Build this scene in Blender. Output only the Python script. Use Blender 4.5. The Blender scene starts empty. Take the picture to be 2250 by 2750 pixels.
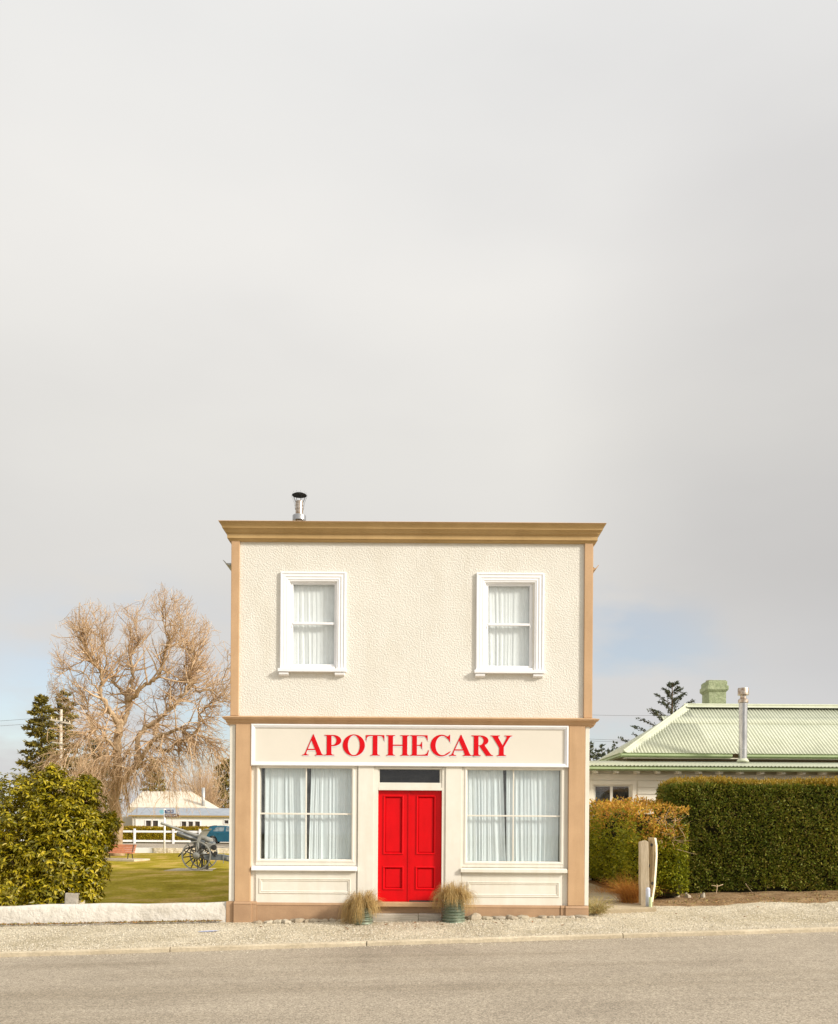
import bpy, math, random
import numpy as np
from mathutils import Vector, Matrix
random.seed(7); RNG = np.random.default_rng(11)
PI = math.pi
S = bpy.context.scene
COL = S.collection

# ------------------------------------------------------------------ camera model
F, CX, YH, CAMZ, ROLL = 2414.0, 1125.0, 2215.0, 1.75, 0.0067
cr, sr = math.cos(ROLL), math.sin(ROLL)
def at(px, py, Y):
    u = (px-CX)/F; v = (YH-py)/F
    return Vector((Y*(u*cr - v*sr), Y, CAMZ + Y*(u*sr + v*cr)))
def rect(x0, y0, x1, y1, Y):
    """a rectangle measured on the photo -> X0,X1,Z0,Z1 at distance Y"""
    ym, xm = (y0+y1)/2, (x0+x1)/2
    return at(x0, ym, Y).x, at(x1, ym, Y).x, at(xm, y1, Y).z, at(xm, y0, Y).z

cam_d = bpy.data.cameras.new('camera'); cam = bpy.data.objects.new('camera', cam_d); COL.objects.link(cam)
cam_d.sensor_fit = 'HORIZONTAL'; cam_d.sensor_width = 36; cam_d.lens = 36*F/2250
cam_d.shift_y = (YH-1375)/2250; cam_d.clip_end = 3000
m = Matrix(((cr, -sr, 0), (0, 0, -1), (sr, cr, 0)))
cam.matrix_world = Matrix.Translation((0, 0, CAMZ)) @ m.to_4x4()
S.camera = cam

# ------------------------------------------------------------------ materials
def mat(name, c1, c2=None, scale=3.0, rough=.7, bump=0, bscale=40, bdist=.02, metal=0, island=None, spec=.3,
        detail=6, stretch=(1, 1, 1), trans=0, c3=None, fine=None, contrast=(.35, .65), vor=None, bcontrast=None, streak=None):
    mt = bpy.data.materials.new(name); mt.use_nodes = True
    nt = mt.node_tree; N = nt.nodes; L = nt.links; N.clear()
    out = N.new('ShaderNodeOutputMaterial'); b = N.new('ShaderNodeBsdfPrincipled')
    b.inputs['Roughness'].default_value = rough; b.inputs['Metallic'].default_value = metal
    b.inputs['Specular IOR Level'].default_value = spec
    col = None
    def rgba(c): return (c[0], c[1], c[2], 1)
    tc = N.new('ShaderNodeTexCoord'); mp = N.new('ShaderNodeMapping'); mp.inputs['Scale'].default_value = stretch
    L.new(tc.outputs['Object'], mp.inputs['Vector'])
    def noise(sc, det=detail):
        n = N.new('ShaderNodeTexNoise'); n.inputs['Scale'].default_value = sc; n.inputs['Detail'].default_value = det
        n.inputs['Roughness'].default_value = .6
        L.new(mp.outputs[0], n.inputs['Vector']); return n.outputs['Fac']
    def ramp(fac, stops):
        r = N.new('ShaderNodeValToRGB'); e = r.color_ramp.elements
        e[0].position, e[0].color = stops[0][0], rgba(stops[0][1]); e[1].position, e[1].color = stops[-1][0], rgba(stops[-1][1])
        for p, c in stops[1:-1]:
            x = e.new(p); x.color = rgba(c)
        L.new(fac, r.inputs['Fac']); return r.outputs['Color']
    if island:
        g = N.new('ShaderNodeNewGeometry')
        n = len(island)
        col = ramp(g.outputs['Random Per Island'], [(i/(n-1), c) for i, c in enumerate(island)])
        if c2:   # broad patches of a second tint over the individual leaves
            mx = N.new('ShaderNodeMix'); mx.data_type = 'RGBA'
            f = ramp(noise(scale), [(contrast[0], (0, 0, 0)), (contrast[1], (1, 1, 1))])
            L.new(f, mx.inputs['Factor']); L.new(col, mx.inputs['A'])
            mm = N.new('ShaderNodeMix'); mm.data_type = 'RGBA'; mm.blend_type = 'MULTIPLY'; mm.inputs['Factor'].default_value = 1
            L.new(col, mm.inputs['A']); mm.inputs['B'].default_value = rgba(c2); L.new(mm.outputs['Result'], mx.inputs['B'])
            col = mx.outputs['Result']
    elif c2:
        st = [(contrast[0], c1), (contrast[1], c2)] if c3 is None else [(contrast[0], c1), ((contrast[0]+contrast[1])/2, c3), (contrast[1], c2)]
        col = ramp(noise(scale), st)
    if vor:      # grains / chips: (scale, darkest multiplier, brightest multiplier)
        v = N.new('ShaderNodeTexVoronoi'); v.inputs['Scale'].default_value = vor[0]; L.new(mp.outputs[0], v.inputs['Vector'])
        sp = N.new('ShaderNodeSeparateColor'); L.new(v.outputs['Color'], sp.inputs[0])
        g2 = ramp(sp.outputs[0], [(0, (vor[1],)*3), (1, (vor[2],)*3)])
        mm = N.new('ShaderNodeMix'); mm.data_type = 'RGBA'; mm.blend_type = 'MULTIPLY'; mm.inputs['Factor'].default_value = 1
        if col is not None: L.new(col, mm.inputs['A'])
        else: mm.inputs['A'].default_value = rgba(c1)
        L.new(g2, mm.inputs['B']); col = mm.outputs['Result']
    if fine:     # (scale, lo, hi) multiplies
        g2 = ramp(noise(fine[0], 3), [(.3, (fine[1],)*3), (.7, (fine[2],)*3)])
        mm = N.new('ShaderNodeMix'); mm.data_type = 'RGBA'; mm.blend_type = 'MULTIPLY'; mm.inputs['Factor'].default_value = 1
        if col is not None: L.new(col, mm.inputs['A'])
        else: mm.inputs['A'].default_value = rgba(c1)
        L.new(g2, mm.inputs['B']); col = mm.outputs['Result']
    if streak:   # rain streaks and handling grime: (scale, low multiplier, xyz stretch)
        m2 = N.new('ShaderNodeMapping'); m2.inputs['Scale'].default_value = streak[2]; L.new(tc.outputs['Object'], m2.inputs['Vector'])
        n_ = N.new('ShaderNodeTexNoise'); n_.inputs['Scale'].default_value = streak[0]; n_.inputs['Detail'].default_value = 7; n_.inputs['Roughness'].default_value = .65; L.new(m2.outputs[0], n_.inputs['Vector'])
        lo = streak[1]; g2 = ramp(n_.outputs['Fac'], [(.30, (lo, lo*.985, lo*.95)), (.52, (1, 1, 1))])
        mm = N.new('ShaderNodeMix'); mm.data_type = 'RGBA'; mm.blend_type = 'MULTIPLY'; mm.inputs['Factor'].default_value = 1
        if col is not None: L.new(col, mm.inputs['A'])
        else: mm.inputs['A'].default_value = rgba(c1)
        L.new(g2, mm.inputs['B']); col = mm.outputs['Result']
    if col is not None: L.new(col, b.inputs['Base Color'])
    else: b.inputs['Base Color'].default_value = rgba(c1)
    if bump:
        h = noise(bscale, 3)
        if bcontrast: h = ramp(h, [(bcontrast[0], (0, 0, 0)), (bcontrast[1], (1, 1, 1))])
        bp = N.new('ShaderNodeBump'); bp.inputs['Strength'].default_value = bump; bp.inputs['Distance'].default_value = bdist
        L.new(h, bp.inputs['Height']); L.new(bp.outputs[0], b.inputs['Normal'])
    sh = b.outputs[0]
    if trans:
        t = N.new('ShaderNodeBsdfTranslucent'); mx = N.new('ShaderNodeMixShader'); mx.inputs[0].default_value = trans
        if col is not None: L.new(col, t.inputs['Color'])
        else: t.inputs['Color'].default_value = rgba(c1)
        L.new(sh, mx.inputs[1]); L.new(t.outputs[0], mx.inputs[2]); sh = mx.outputs[0]
    L.new(sh, out.inputs['Surface'])
    return mt

def glass_mat(name, tint=(.985, .995, .995), dust=.05):
    mt = bpy.data.materials.new(name); mt.use_nodes = True
    nt = mt.node_tree; N = nt.nodes; L = nt.links; N.clear()
    out = N.new('ShaderNodeOutputMaterial'); tr = N.new('ShaderNodeBsdfTransparent'); gl = N.new('ShaderNodeBsdfGlossy')
    df = N.new('ShaderNodeBsdfDiffuse'); df.inputs['Color'].default_value = (.7, .72, .72, 1)
    tr.inputs['Color'].default_value = (*tint, 1); gl.inputs['Roughness'].default_value = .02
    lw = N.new('ShaderNodeLayerWeight'); pw = N.new('ShaderNodeMath'); pw.operation = 'POWER'; pw.inputs[1].default_value = 4
    L.new(lw.outputs['Facing'], pw.inputs[0]); fr = N.new('ShaderNodeMapRange'); fr.inputs['To Min'].default_value = .05; fr.inputs['To Max'].default_value = .8; L.new(pw.outputs[0], fr.inputs['Value'])
    m1 = N.new('ShaderNodeMixShader'); m2 = N.new('ShaderNodeMixShader')
    nz = N.new('ShaderNodeTexNoise'); nz.inputs['Scale'].default_value = 6; nz.inputs['Detail'].default_value = 8
    mr = N.new('ShaderNodeMapRange'); mr.inputs['From Min'].default_value = .4; mr.inputs['From Max'].default_value = .8
    mr.inputs['To Max'].default_value = dust*2; L.new(nz.outputs['Fac'], mr.inputs['Value'])
    L.new(fr.outputs[0], m1.inputs[0]); L.new(tr.outputs[0], m1.inputs[1]); L.new(gl.outputs[0], m1.inputs[2])
    L.new(mr.outputs[0], m2.inputs[0]); L.new(m1.outputs[0], m2.inputs[1]); L.new(df.outputs[0], m2.inputs[2])
    L.new(m2.outputs[0], out.inputs['Surface'])
    return mt

M = {}
M['stucco'] = mat('cream_stucco', (.72, .695, .63), (.76, .735, .67), scale=1.2, rough=.85, bump=.40, bscale=34, bdist=.018, bcontrast=(.38, .64), streak=(1.6, .93, (1, 1, .35)), detail=4, spec=.15, fine=(60, .97, 1.02))
M['cream'] = mat('cream_paint', (.72, .685, .605), (.76, .73, .655), scale=1.7, rough=.45, bump=.08, bscale=30, bdist=.004, streak=(2.5, .94, (1.6, 1, .3)), fine=(9, .98, 1.02))
M['signpaint'] = mat('sign_cream_paint', (.69, .65, .57), (.72, .68, .60), scale=1.4, rough=.45)
M['white'] = mat('white_paint', (.83, .835, .85), (.87, .87, .88), scale=3, rough=.45, fine=(14, .97, 1.01))
M['tan'] = mat('tan_paint', (.49, .318, .18), (.545, .358, .205), scale=2.2, streak=(2.2, .90, (2, 1, .25)), rough=.7, bump=.12, bscale=90, bdist=.006, fine=(70, .94, 1.05))
M['olive_tan'] = mat('ochre_tan_paint', (.43, .285, .12), (.50, .34, .155), scale=2.2, rough=.55, bump=.05, bscale=80, bdist=.004, fine=(40, .95, 1.04), stretch=(.5, 1, 1), streak=(1.8, .9, (1, 1, 1)))
M['plinth'] = mat('brown_tan_paint', (.37, .235, .14), (.44, .285, .17), scale=2.5, rough=.75, bump=.15, bscale=70, bdist=.008, fine=(60, .93, 1.05))
M['red'] = mat('red_gloss_paint', (.60, .0, .003), (.66, .0, .004), scale=2.5, rough=.38, spec=.22, bump=.06, bscale=25, bdist=.003, streak=(2.5, .88, (2, 1, .5)))
M['letter'] = mat('red_letter_paint', (.58, .002, .008), (.63, .004, .010), scale=9, rough=.5, spec=.15)
M['letter_edge'] = mat('pale_grey_letter_edging', (.66, .65, .66), rough=.5)
M['curtain'] = mat('pale_curtain', (.68, .755, .785), (.74, .80, .82), scale=2, rough=.9, spec=.05, fine=(5, .95, 1.03), stretch=(6, 1, .6), trans=.0)
M['curtain2'] = mat('white_curtain', (.82, .85, .86), (.86, .885, .89), scale=2, rough=.9, spec=.05, stretch=(6, 1, .6))
M['dark'] = mat('dark_interior', (.02, .018, .017), rough=.9)  # near-black walls carry the dark of unlit rooms in their colour
M['glass'] = glass_mat('window_glass')
M['dirtyglass'] = glass_mat('dusty_glass', (.7, .7, .7), .012)
M['steel'] = mat('flue_steel', (.42, .42, .43), (.55, .55, .56), scale=7, rough=.28, metal=.9, fine=(18, .75, 1.05), stretch=(1, 1, .3))
M['rust'] = mat('heat_stained_steel', (.30, .21, .14), (.58, .52, .46), scale=9, rough=.35, metal=.8)
M['cowl_black'] = mat('near_black_metal', (.012, .012, .013), rough=.7)  # near-black metal of the flue cowl and its stays
M['galv'] = mat('galvanised_iron', (.42, .43, .43), (.52, .53, .52), scale=4, rough=.5, metal=.5)
M['shade_roof'] = mat('grey_roof_iron', (.3, .3, .3), (.36, .35, .34), rough=.6)
M['wood_grey'] = mat('weathered_grey_timber', (.36, .32, .26), (.52, .47, .40), scale=3, rough=.9, bump=.5, bscale=9, bdist=.02, stretch=(1, 6, 12), detail=9, fine=(30, .8, 1.1))
M['post'] = mat('weathered_post_timber', (.37, .30, .205), (.50, .42, .305), scale=3, rough=.9, bump=.5, bscale=8, bdist=.02, stretch=(12, 12, .8), detail=9, fine=(16, .78, 1.08))
M['pot'] = mat('green_galvanised_pot', (.12, .17, .12), (.24, .27, .20), scale=7, rough=.45, metal=.3, fine=(20, .8, 1.1), stretch=(1, 1, 2))
M['straw'] = mat('straw_grass', None, rough=.7, island=[(.26, .15, .045), (.54, .37, .14), (.40, .26, .085), (.66, .50, .23), (.13, .07, .025)], trans=.2)
M['straw_red'] = mat('rust_brown_grass', None, rough=.8, island=[(.32, .11, .02), (.46, .19, .035), (.52, .27, .06), (.24, .08, .02)], trans=.2)
M['stone'] = mat('river_stone', None, rough=.8, island=[(.36, .31, .22), (.46, .41, .32), (.32, .26, .185), (.40, .36, .29)], bump=.3, bscale=30, bdist=.01, fine=(20, .85, 1.08))
M['leaf_dead'] = mat('fallen_leaf', (.20, .09, .04), (.30, .15, .07), scale=40, rough=.8)
M['render'] = mat('whitewashed_render', (.61, .57, .50), (.69, .655, .595), scale=1.6, rough=.9, bump=.30, bscale=9, bdist=.03, streak=(2.2, .84, (1, 1, .6)), bcontrast=(.35, .6), detail=5, fine=(16, .93, 1.03), c3=(.66, .625, .565))
M['gravel'] = mat('gravel', (.46, .395, .275), (.66, .59, .455), scale=.7, rough=.95, bump=.9, bscale=70, bdist=.02, spec=.1, vor=(55, .55, 1.35), c3=(.575, .505, .375), fine=(26, .85, 1.12))
M['asphalt'] = mat('chip_seal_road', (.265, .226, .176), (.385, .332, .26), scale=.4, rough=.9, bump=.7, bscale=90, bdist=.012, spec=.15, vor=(75, .6, 1.42), streak=(.9, .80, (.12, 1.2, 1)), c3=(.35, .30, .234), contrast=(.25, .62), fine=(8, .93, 1.06))
M['kerb'] = mat('kerb_concrete', (.44, .37, .26), (.60, .52, .385), scale=1.3, rough=.9, bump=.5, bscale=45, bdist=.015, fine=(24, .82, 1.1))
M['path'] = mat('path_concrete', (.36, .29, .19), (.46, .38, .26), scale=1.4, rough=.9, bump=.3, bscale=60, bdist=.01, fine=(40, .85, 1.1))
M['lawn'] = mat('winter_lawn', (.24, .185, .012), (.50, .34, .10), scale=.8, rough=.95, bump=.6, bscale=25, bdist=.04, spec=.05, c3=(.33, .265, .025), fine=(14, .70, 1.22), stretch=(1, .55, 1))
M['dirt'] = mat('leaf_littered_soil', (.20, .115, .05), (.34, .23, .12), scale=3, rough=.95, bump=.8, bscale=35, bdist=.03, vor=(40, .6, 1.3))
M['ground'] = mat('open_ground', (.13, .12, .04), (.2, .17, .07), scale=.1, rough=.95)
M['bark'] = mat('grey_tan_bark', (.30, .20, .115), (.50, .37, .23), scale=3, rough=.95, bump=.6, bscale=9, bdist=.08, fine=(8, .75, 1.15), stretch=(1, 1, .5))
M['twig'] = mat('bare_twigs', None, rough=.9, island=[(.36, .235, .14), (.54, .375, .225), (.66, .49, .32), (.45, .30, .175)])
M['rhodo'] = mat('glossy_broad_leaves', None, (.74, .77, .68), scale=1.3, rough=.38, spec=.5, island=[(.075, .08, .005), (.38, .32, .006), (.19, .18, .007), (.64, .48, .012), (.28, .245, .007), (.70, .54, .03), (.11, .11, .006)], trans=.3)
M['stem'] = mat('shrub_stem', (.10, .065, .035), (.16, .11, .06), rough=.95)
M['hedge'] = mat('clipped_hedge_leaves', None, (.66, .74, .72), scale=.9, rough=.55, spec=.25, island=[(.085, .115, .010), (.16, .19, .015), (.24, .235, .02), (.12, .15, .014), (.34, .29, .045), (.22, .15, .04)], trans=.2, contrast=(.4, .6))
M['hedge_gold'] = mat('golden_hedge_tips', None, rough=.5, island=[(.30, .19, .015), (.40, .25, .02), (.24, .19, .02), (.46, .31, .05)], trans=.3)  # gold leaves for the hedge tops
M['hedge_core'] = mat('hedge_dark_core', (.022, .022, .009), (.035, .03, .014), scale=8, rough=1, spec=0)  # near-black colour of the solid hedge cores
M['gold_green'] = mat('privet_leaves', None, (.7, .8, .9), scale=1, rough=.5, spec=.3, island=[(.15, .165, .008), (.34, .32, .014), (.46, .39, .016), (.22, .23, .010), (.30, .27, .01)], trans=.25)
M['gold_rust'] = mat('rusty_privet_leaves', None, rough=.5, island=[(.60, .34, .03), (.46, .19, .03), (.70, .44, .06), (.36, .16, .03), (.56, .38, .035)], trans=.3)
M['conifer'] = mat('conifer_needles', None, rough=.7, island=[(.045, .05, .014), (.08, .08, .02), (.11, .10, .03), (.06, .06, .02)], trans=.1)
M['conifer_olive'] = mat('olive_conifer_needles', None, rough=.7, island=[(.11, .10, .014), (.20, .16, .02), (.25, .19, .03), (.13, .115, .02)], trans=.1)
M['conifer_blue'] = mat('blue_green_needles', None, rough=.7, island=[(.05, .07, .05), (.08, .10, .06), (.14, .145, .08), (.06, .075, .045)], trans=.1)
M['cottage'] = mat('cottage_white_boards', (.85, .84, .83), (.89, .885, .88), rough=.6)
M['cottage_roof'] = mat('cream_roof_iron', (.60, .53, .42), (.68, .62, .52), scale=2, rough=.6, fine=(3, .9, 1.05))
M['lean_roof'] = mat('grey_blue_roof_iron', (.26, .29, .33), (.33, .36, .40), scale=2, rough=.5)
M['cottage_grey'] = mat('grey_boards', (.50, .47, .42), rough=.7)
M['ochre_trim'] = mat('ochre_gutter', (.42, .29, .12), rough=.6)
M['black_glass'] = mat('dark_window_pane', (.05, .04, .035), (.09, .07, .06), scale=6, rough=.1, spec=.5)
M['gunmetal'] = mat('grey_gun_paint', (.13, .15, .17), (.20, .22, .235), scale=4, rough=.5, fine=(12, .85, 1.1))
M['gunlight'] = mat('weathered_gun_paint', (.25, .25, .23), (.36, .355, .325), scale=5, rough=.6)
M['gunwheel'] = mat('weathered_wheel_timber', (.05, .044, .036), (.10, .088, .072), scale=6, rough=.7)
M['gundark'] = mat('dark_iron', (.035, .035, .035), (.06, .058, .055), scale=8, rough=.6)
M['bench'] = mat('terracotta_bench_paint', (.58, .22, .11), (.70, .31, .17), scale=5, rough=.6, fine=(12, .9, 1.1))
M['iron'] = mat('bench_iron', (.04, .035, .03), rough=.6)
M['car'] = mat('teal_blue_car_paint', (.014, .10, .165), (.018, .12, .19), scale=2, rough=.25, metal=.3, spec=.6)
M['tyre'] = mat('tyre_rubber', (.02, .02, .02), rough=.8)
M['alloy'] = mat('alloy_rim', (.6, .6, .58), rough=.35, metal=.6)
M['tail'] = mat('tail_lamp_red', (.35, .01, .01), rough=.2)
M['signblue'] = mat('street_sign_blue', (.03, .06, .20), rough=.4)
M['signbrown'] = mat('brown_sign', (.13, .055, .025), rough=.5)
M['signcyan'] = mat('pale_blue_sign', (.25, .55, .72), rough=.5)
M['pole'] = mat('pale_pole_timber', (.52, .46, .38), (.62, .56, .47), scale=3, rough=.9, stretch=(6, 6, .5))
M['wire'] = mat('power_cable', (.12, .12, .12), rough=.6)
M['green_roof'] = mat('pale_green_roof_iron', (.485, .51, .385), (.545, .565, .44), scale=1.3, rough=.55, fine=(5, .94, 1.04))
M['green_gutter'] = mat('sage_gutter_paint', (.25, .32, .16), (.30, .37, .2), rough=.5)
M['green_chimney'] = mat('sage_green_stucco', (.27, .315, .185), (.37, .41, .265), scale=5, rough=.9, bump=.7, bscale=16, bdist=.04, fine=(12, .8, 1.15))
M['house_board'] = mat('cream_weatherboard', (.74, .69, .58), (.79, .745, .64), scale=1.3, rough=.55)
M['stone_block'] = mat('lichened_grey_block', (.30, .27, .22), (.46, .42, .36), scale=6, rough=.9, bump=.5, bscale=20)
M['tube_blue'] = mat('pale_blue_plastic', (.52, .56, .68), rough=.5)
M['tube_green'] = mat('pale_green_plastic', (.52, .60, .36), rough=.5)
M['bluepaint'] = mat('survey_spray_paint', (.42, .46, .66), (.50, .46, .36), scale=30, rough=.9, contrast=(.5, .75))
M['cast'] = mat('pale_strip', (.78, .70, .54), rough=.6)

# ------------------------------------------------------------------ object helpers
ORIG = {}
def tag(o, label, cat, group=None, kind=None):
    if label: o['label'] = label
    if cat: o['category'] = cat
    if group: o['group'] = group
    if kind: o['kind'] = kind
    return o
def thing(name, label, cat, loc, group=None):
    o = bpy.data.objects.new(name, None); COL.objects.link(o); o.location = loc; o.empty_display_size = .2
    ORIG[o.name] = Vector(loc); return tag(o, label, cat, group)
def link(name, me, m, parent=None, origin=None):
    me.materials.append(M[m] if isinstance(m, str) else m)
    o = bpy.data.objects.new(name, me); COL.objects.link(o)
    if parent is not None:
        og = ORIG[parent.name]; o.parent = parent
    else:
        og = Vector(origin) if origin is not None else Vector((0, 0, 0)); o.location = og
    ORIG[o.name] = og
    if og.length > 0: me.transform(Matrix.Translation(-og))
    return o
def bevel(o, w=.006, seg=2):
    b = o.modifiers.new('bevel', 'BEVEL'); b.width = w; b.segments = seg; b.limit_method = 'ANGLE'; b.angle_limit = math.radians(40)
    return o
def smooth(o, ang=None):
    for p in o.data.polygons: p.use_smooth = True
    return o

class MB:
    def __init__(s): s.v = []; s.f = []
    def add(s, vs, fs):
        b = len(s.v); s.v += [tuple(v) for v in vs]; s.f += [tuple(i+b for i in f) for f in fs]; return s
    def box(s, x0, x1, y0, y1, z0, z1):
        return s.add([(x0, y0, z0), (x1, y0, z0), (x1, y1, z0), (x0, y1, z0), (x0, y0, z1), (x1, y0, z1), (x1, y1, z1), (x0, y1, z1)],
                     [(0, 3, 2, 1), (4, 5, 6, 7), (0, 1, 5, 4), (1, 2, 6, 5), (2, 3, 7, 6), (3, 0, 4, 7)])
    def obox(s, c, size, rz=0, ry=0, rx=0):
        mm = Matrix.Translation(c) @ Matrix.Rotation(rz, 4, 'Z') @ Matrix.Rotation(ry, 4, 'Y') @ Matrix.Rotation(rx, 4, 'X')
        a, b, d = size[0]/2, size[1]/2, size[2]/2
        vs = [mm @ Vector(p) for p in [(-a, -b, -d), (a, -b, -d), (a, b, -d), (-a, b, -d), (-a, -b, d), (a, -b, d), (a, b, d), (-a, b, d)]]
        return s.add(vs, [(0, 3, 2, 1), (4, 5, 6, 7), (0, 1, 5, 4), (1, 2, 6, 5), (2, 3, 7, 6), (3, 0, 4, 7)])
    def bar(s, a, b, w, h=None, up=(0, 0, 1)):
        a, b = Vector(a), Vector(b); d = (b-a).normalized(); h = h or w
        r = d.cross(Vector(up));
        if r.length < 1e-4: r = d.cross(Vector((1, 0, 0)))
        r.normalize(); u = r.cross(d)
        q = [(-1, -1), (1, -1), (1, 1), (-1, 1)]
        vs = [p + r*(w/2*i) + u*(h/2*j) for p in (a, b) for i, j in q]
        return s.add(vs, [(0, 1, 2, 3), (7, 6, 5, 4), (0, 4, 5, 1), (1, 5, 6, 2), (2, 6, 7, 3), (3, 7, 4, 0)])
    def tube(s, pts, rad, n=10, cap=True):
        pts = [Vector(p) for p in pts]; k = len(pts)
        if not hasattr(rad, '__len__'): rad = [rad]*k
        vs = []; prev = None
        for i, p in enumerate(pts):
            d = (pts[min(i+1, k-1)] - pts[max(i-1, 0)]).normalized()
            if prev is None:
                a = d.cross(Vector((0, 0, 1)));
                if a.length < .1: a = d.cross(Vector((0, 1, 0)))
            else: a = prev - d*prev.dot(d)
            a.normalize(); prev = a; b = d.cross(a)
            for j in range(n):
                t = 2*PI*j/n; vs.append(p + (a*math.cos(t) + b*math.sin(t))*rad[i])
        fs = [(i*n+j, i*n+(j+1) % n, (i+1)*n+(j+1) % n, (i+1)*n+j) for i in range(k-1) for j in range(n)]
        if cap: fs += [tuple(range(n-1, -1, -1)), tuple(range((k-1)*n, k*n))]
        return s.add(vs, fs)
    def lathe(s, c, prof, n=24, axis='z', cap=True):
        c = Vector(c); vs = []
        for r, h in prof:
            for j in range(n):
                t = 2*PI*j/n; p = (r*math.cos(t), r*math.sin(t), h)
                if axis == 'y': p = (p[0], p[2], p[1])
                vs.append(c + Vector(p))
        fs = [(i*n+j, i*n+(j+1) % n, (i+1)*n+(j+1) % n, (i+1)*n+j) for i in range(len(prof)-1) for j in range(n)]
        if cap: fs += [tuple(range(n-1, -1, -1)), tuple(range((len(prof)-1)*n, len(prof)*n))]
        return s.add(vs, fs)
    def prism(s, pts, y0, y1):
        """outline in (x,z), extruded along y"""
        n = len(pts)
        vs = [(x, y0, z) for x, z in pts] + [(x, y1, z) for x, z in pts]
        return s.add(vs, [tuple(range(n)), tuple(range(2*n-1, n-1, -1))] + [(i, i+n, (i+1) % n+n, (i+1) % n) for i in range(n)])
    def quad(s, *p): return s.add(p, [tuple(range(len(p)))])
    def sweep(s, prof, x0, x1, yf, yb, lat=1.0):
        """moulding: profile (out, z) across the front with mitred returns on both sides"""
        vs = []
        for o, z in prof: vs += [(x0-o*lat, yb, z), (x0-o*lat, yf-o, z), (x1+o*lat, yf-o, z), (x1+o*lat, yb, z)]
        fs = []
        for i in range(len(prof)-1):
            for j in range(3): fs.append((i*4+j, i*4+j+1, (i+1)*4+j+1, (i+1)*4+j))
        k = len(prof)-1
        fs += [(0, 3, 2, 1), (k*4, k*4+1, k*4+2, k*4+3)]
        return s.add(vs, fs)
    def wall(s, x0, x1, z0, z1, holes, y0, y1):
        xs = sorted({x0, x1} | {h[0] for h in holes} | {h[1] for h in holes}); zs = sorted({z0, z1} | {h[2] for h in holes} | {h[3] for h in holes})
        def solid(i, j):
            if i < 0 or j < 0 or i >= len(xs)-1 or j >= len(zs)-1: return False
            cx, cz = (xs[i]+xs[i+1])/2, (zs[j]+zs[j+1])/2
            return not any(h[0] < cx < h[1] and h[2] < cz < h[3] for h in holes)
        for i in range(len(xs)-1):
            for j in range(len(zs)-1):
                if not solid(i, j): continue
                a, b, c, d = xs[i], xs[i+1], zs[j], zs[j+1]
                s.quad((a, y0, c), (b, y0, c), (b, y0, d), (a, y0, d)); s.quad((a, y1, d), (b, y1, d), (b, y1, c), (a, y1, c))
                if not solid(i-1, j): s.quad((a, y1, c), (a, y0, c), (a, y0, d), (a, y1, d))
                if not solid(i+1, j): s.quad((b, y0, c), (b, y1, c), (b, y1, d), (b, y0, d))
                if not solid(i, j-1): s.quad((a, y1, c), (b, y1, c), (b, y0, c), (a, y0, c))
                if not solid(i, j+1): s.quad((a, y0, d), (b, y0, d), (b, y1, d), (a, y1, d))
        return s
    def frame(s, x0, x1, z0, z1, steps, y, sides='lrtb'):
        """picture-frame moulding: steps = list of (inset, proud) from outside in, mitred"""
        L = []
        for ins, pr in steps:
            L.append([(x0+ins*('l' in sides), y-pr, z0+ins*('b' in sides)), (x1-ins*('r' in sides), y-pr, z0+ins*('b' in sides)),
                      (x1-ins*('r' in sides), y-pr, z1-ins*('t' in sides)), (x0+ins*('l' in sides), y-pr, z1-ins*('t' in sides))])
        vs = [p for l in L for p in l]; fs = []
        use = [('b' in sides), ('r' in sides), ('t' in sides), ('l' in sides)]
        for i in range(len(L)-1):
            for j in range(4):
                if use[j]: fs.append((i*4+j, i*4+(j+1) % 4, (i+1)*4+(j+1) % 4, (i+1)*4+j))
        return s.add(vs, fs)
    def build(s, name, m, parent=None, origin=None):
        me = bpy.data.meshes.new(name); me.from_pydata(s.v, [], s.f); me.update()
        return link(name, me, m, parent, origin)

def np_mesh(name, V, Fq, m, parent=None, origin=None):
    """V (n,3), Fq (k, sides) arrays"""
    me = bpy.data.meshes.new(name); V = np.asarray(V, dtype=np.float32); Fq = np.asarray(Fq, dtype=np.int32)
    k, sd = Fq.shape
    me.vertices.add(len(V)); me.vertices.foreach_set('co', V.ravel())
    me.loops.add(k*sd); me.loops.foreach_set('vertex_index', Fq.ravel())
    me.polygons.add(k); me.polygons.foreach_set('loop_start', np.arange(0, k*sd, sd, dtype=np.int32))
    me.update(calc_edges=True); me.validate()
    return link(name, me, m, parent, origin)
def unit(a): return a/np.maximum(np.linalg.norm(a, axis=-1, keepdims=True), 1e-9)
def leaf_arrays(C, D, Nn, Lg, W):
    """folded four-cornered leaves: base C, axis D, normal Nn, length, width -> verts, quads (two triangles each)"""
    D = unit(D); side = unit(np.cross(D, Nn)); up = np.cross(side, D)
    Lg = Lg[:, None]; W = W[:, None]
    mid = C + D*Lg*.48
    v = np.stack([C, mid + side*W*.5 + up*W*.18, C + D*Lg - up*Lg*.12, mid - side*W*.5 + up*W*.18], axis=1)
    n = len(C); base = np.arange(n)[:, None]*4
    f = np.concatenate([base + np.array([[0, 1, 2]]), base + np.array([[0, 2, 3]])], axis=0)
    return v.reshape(-1, 3), f
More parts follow.
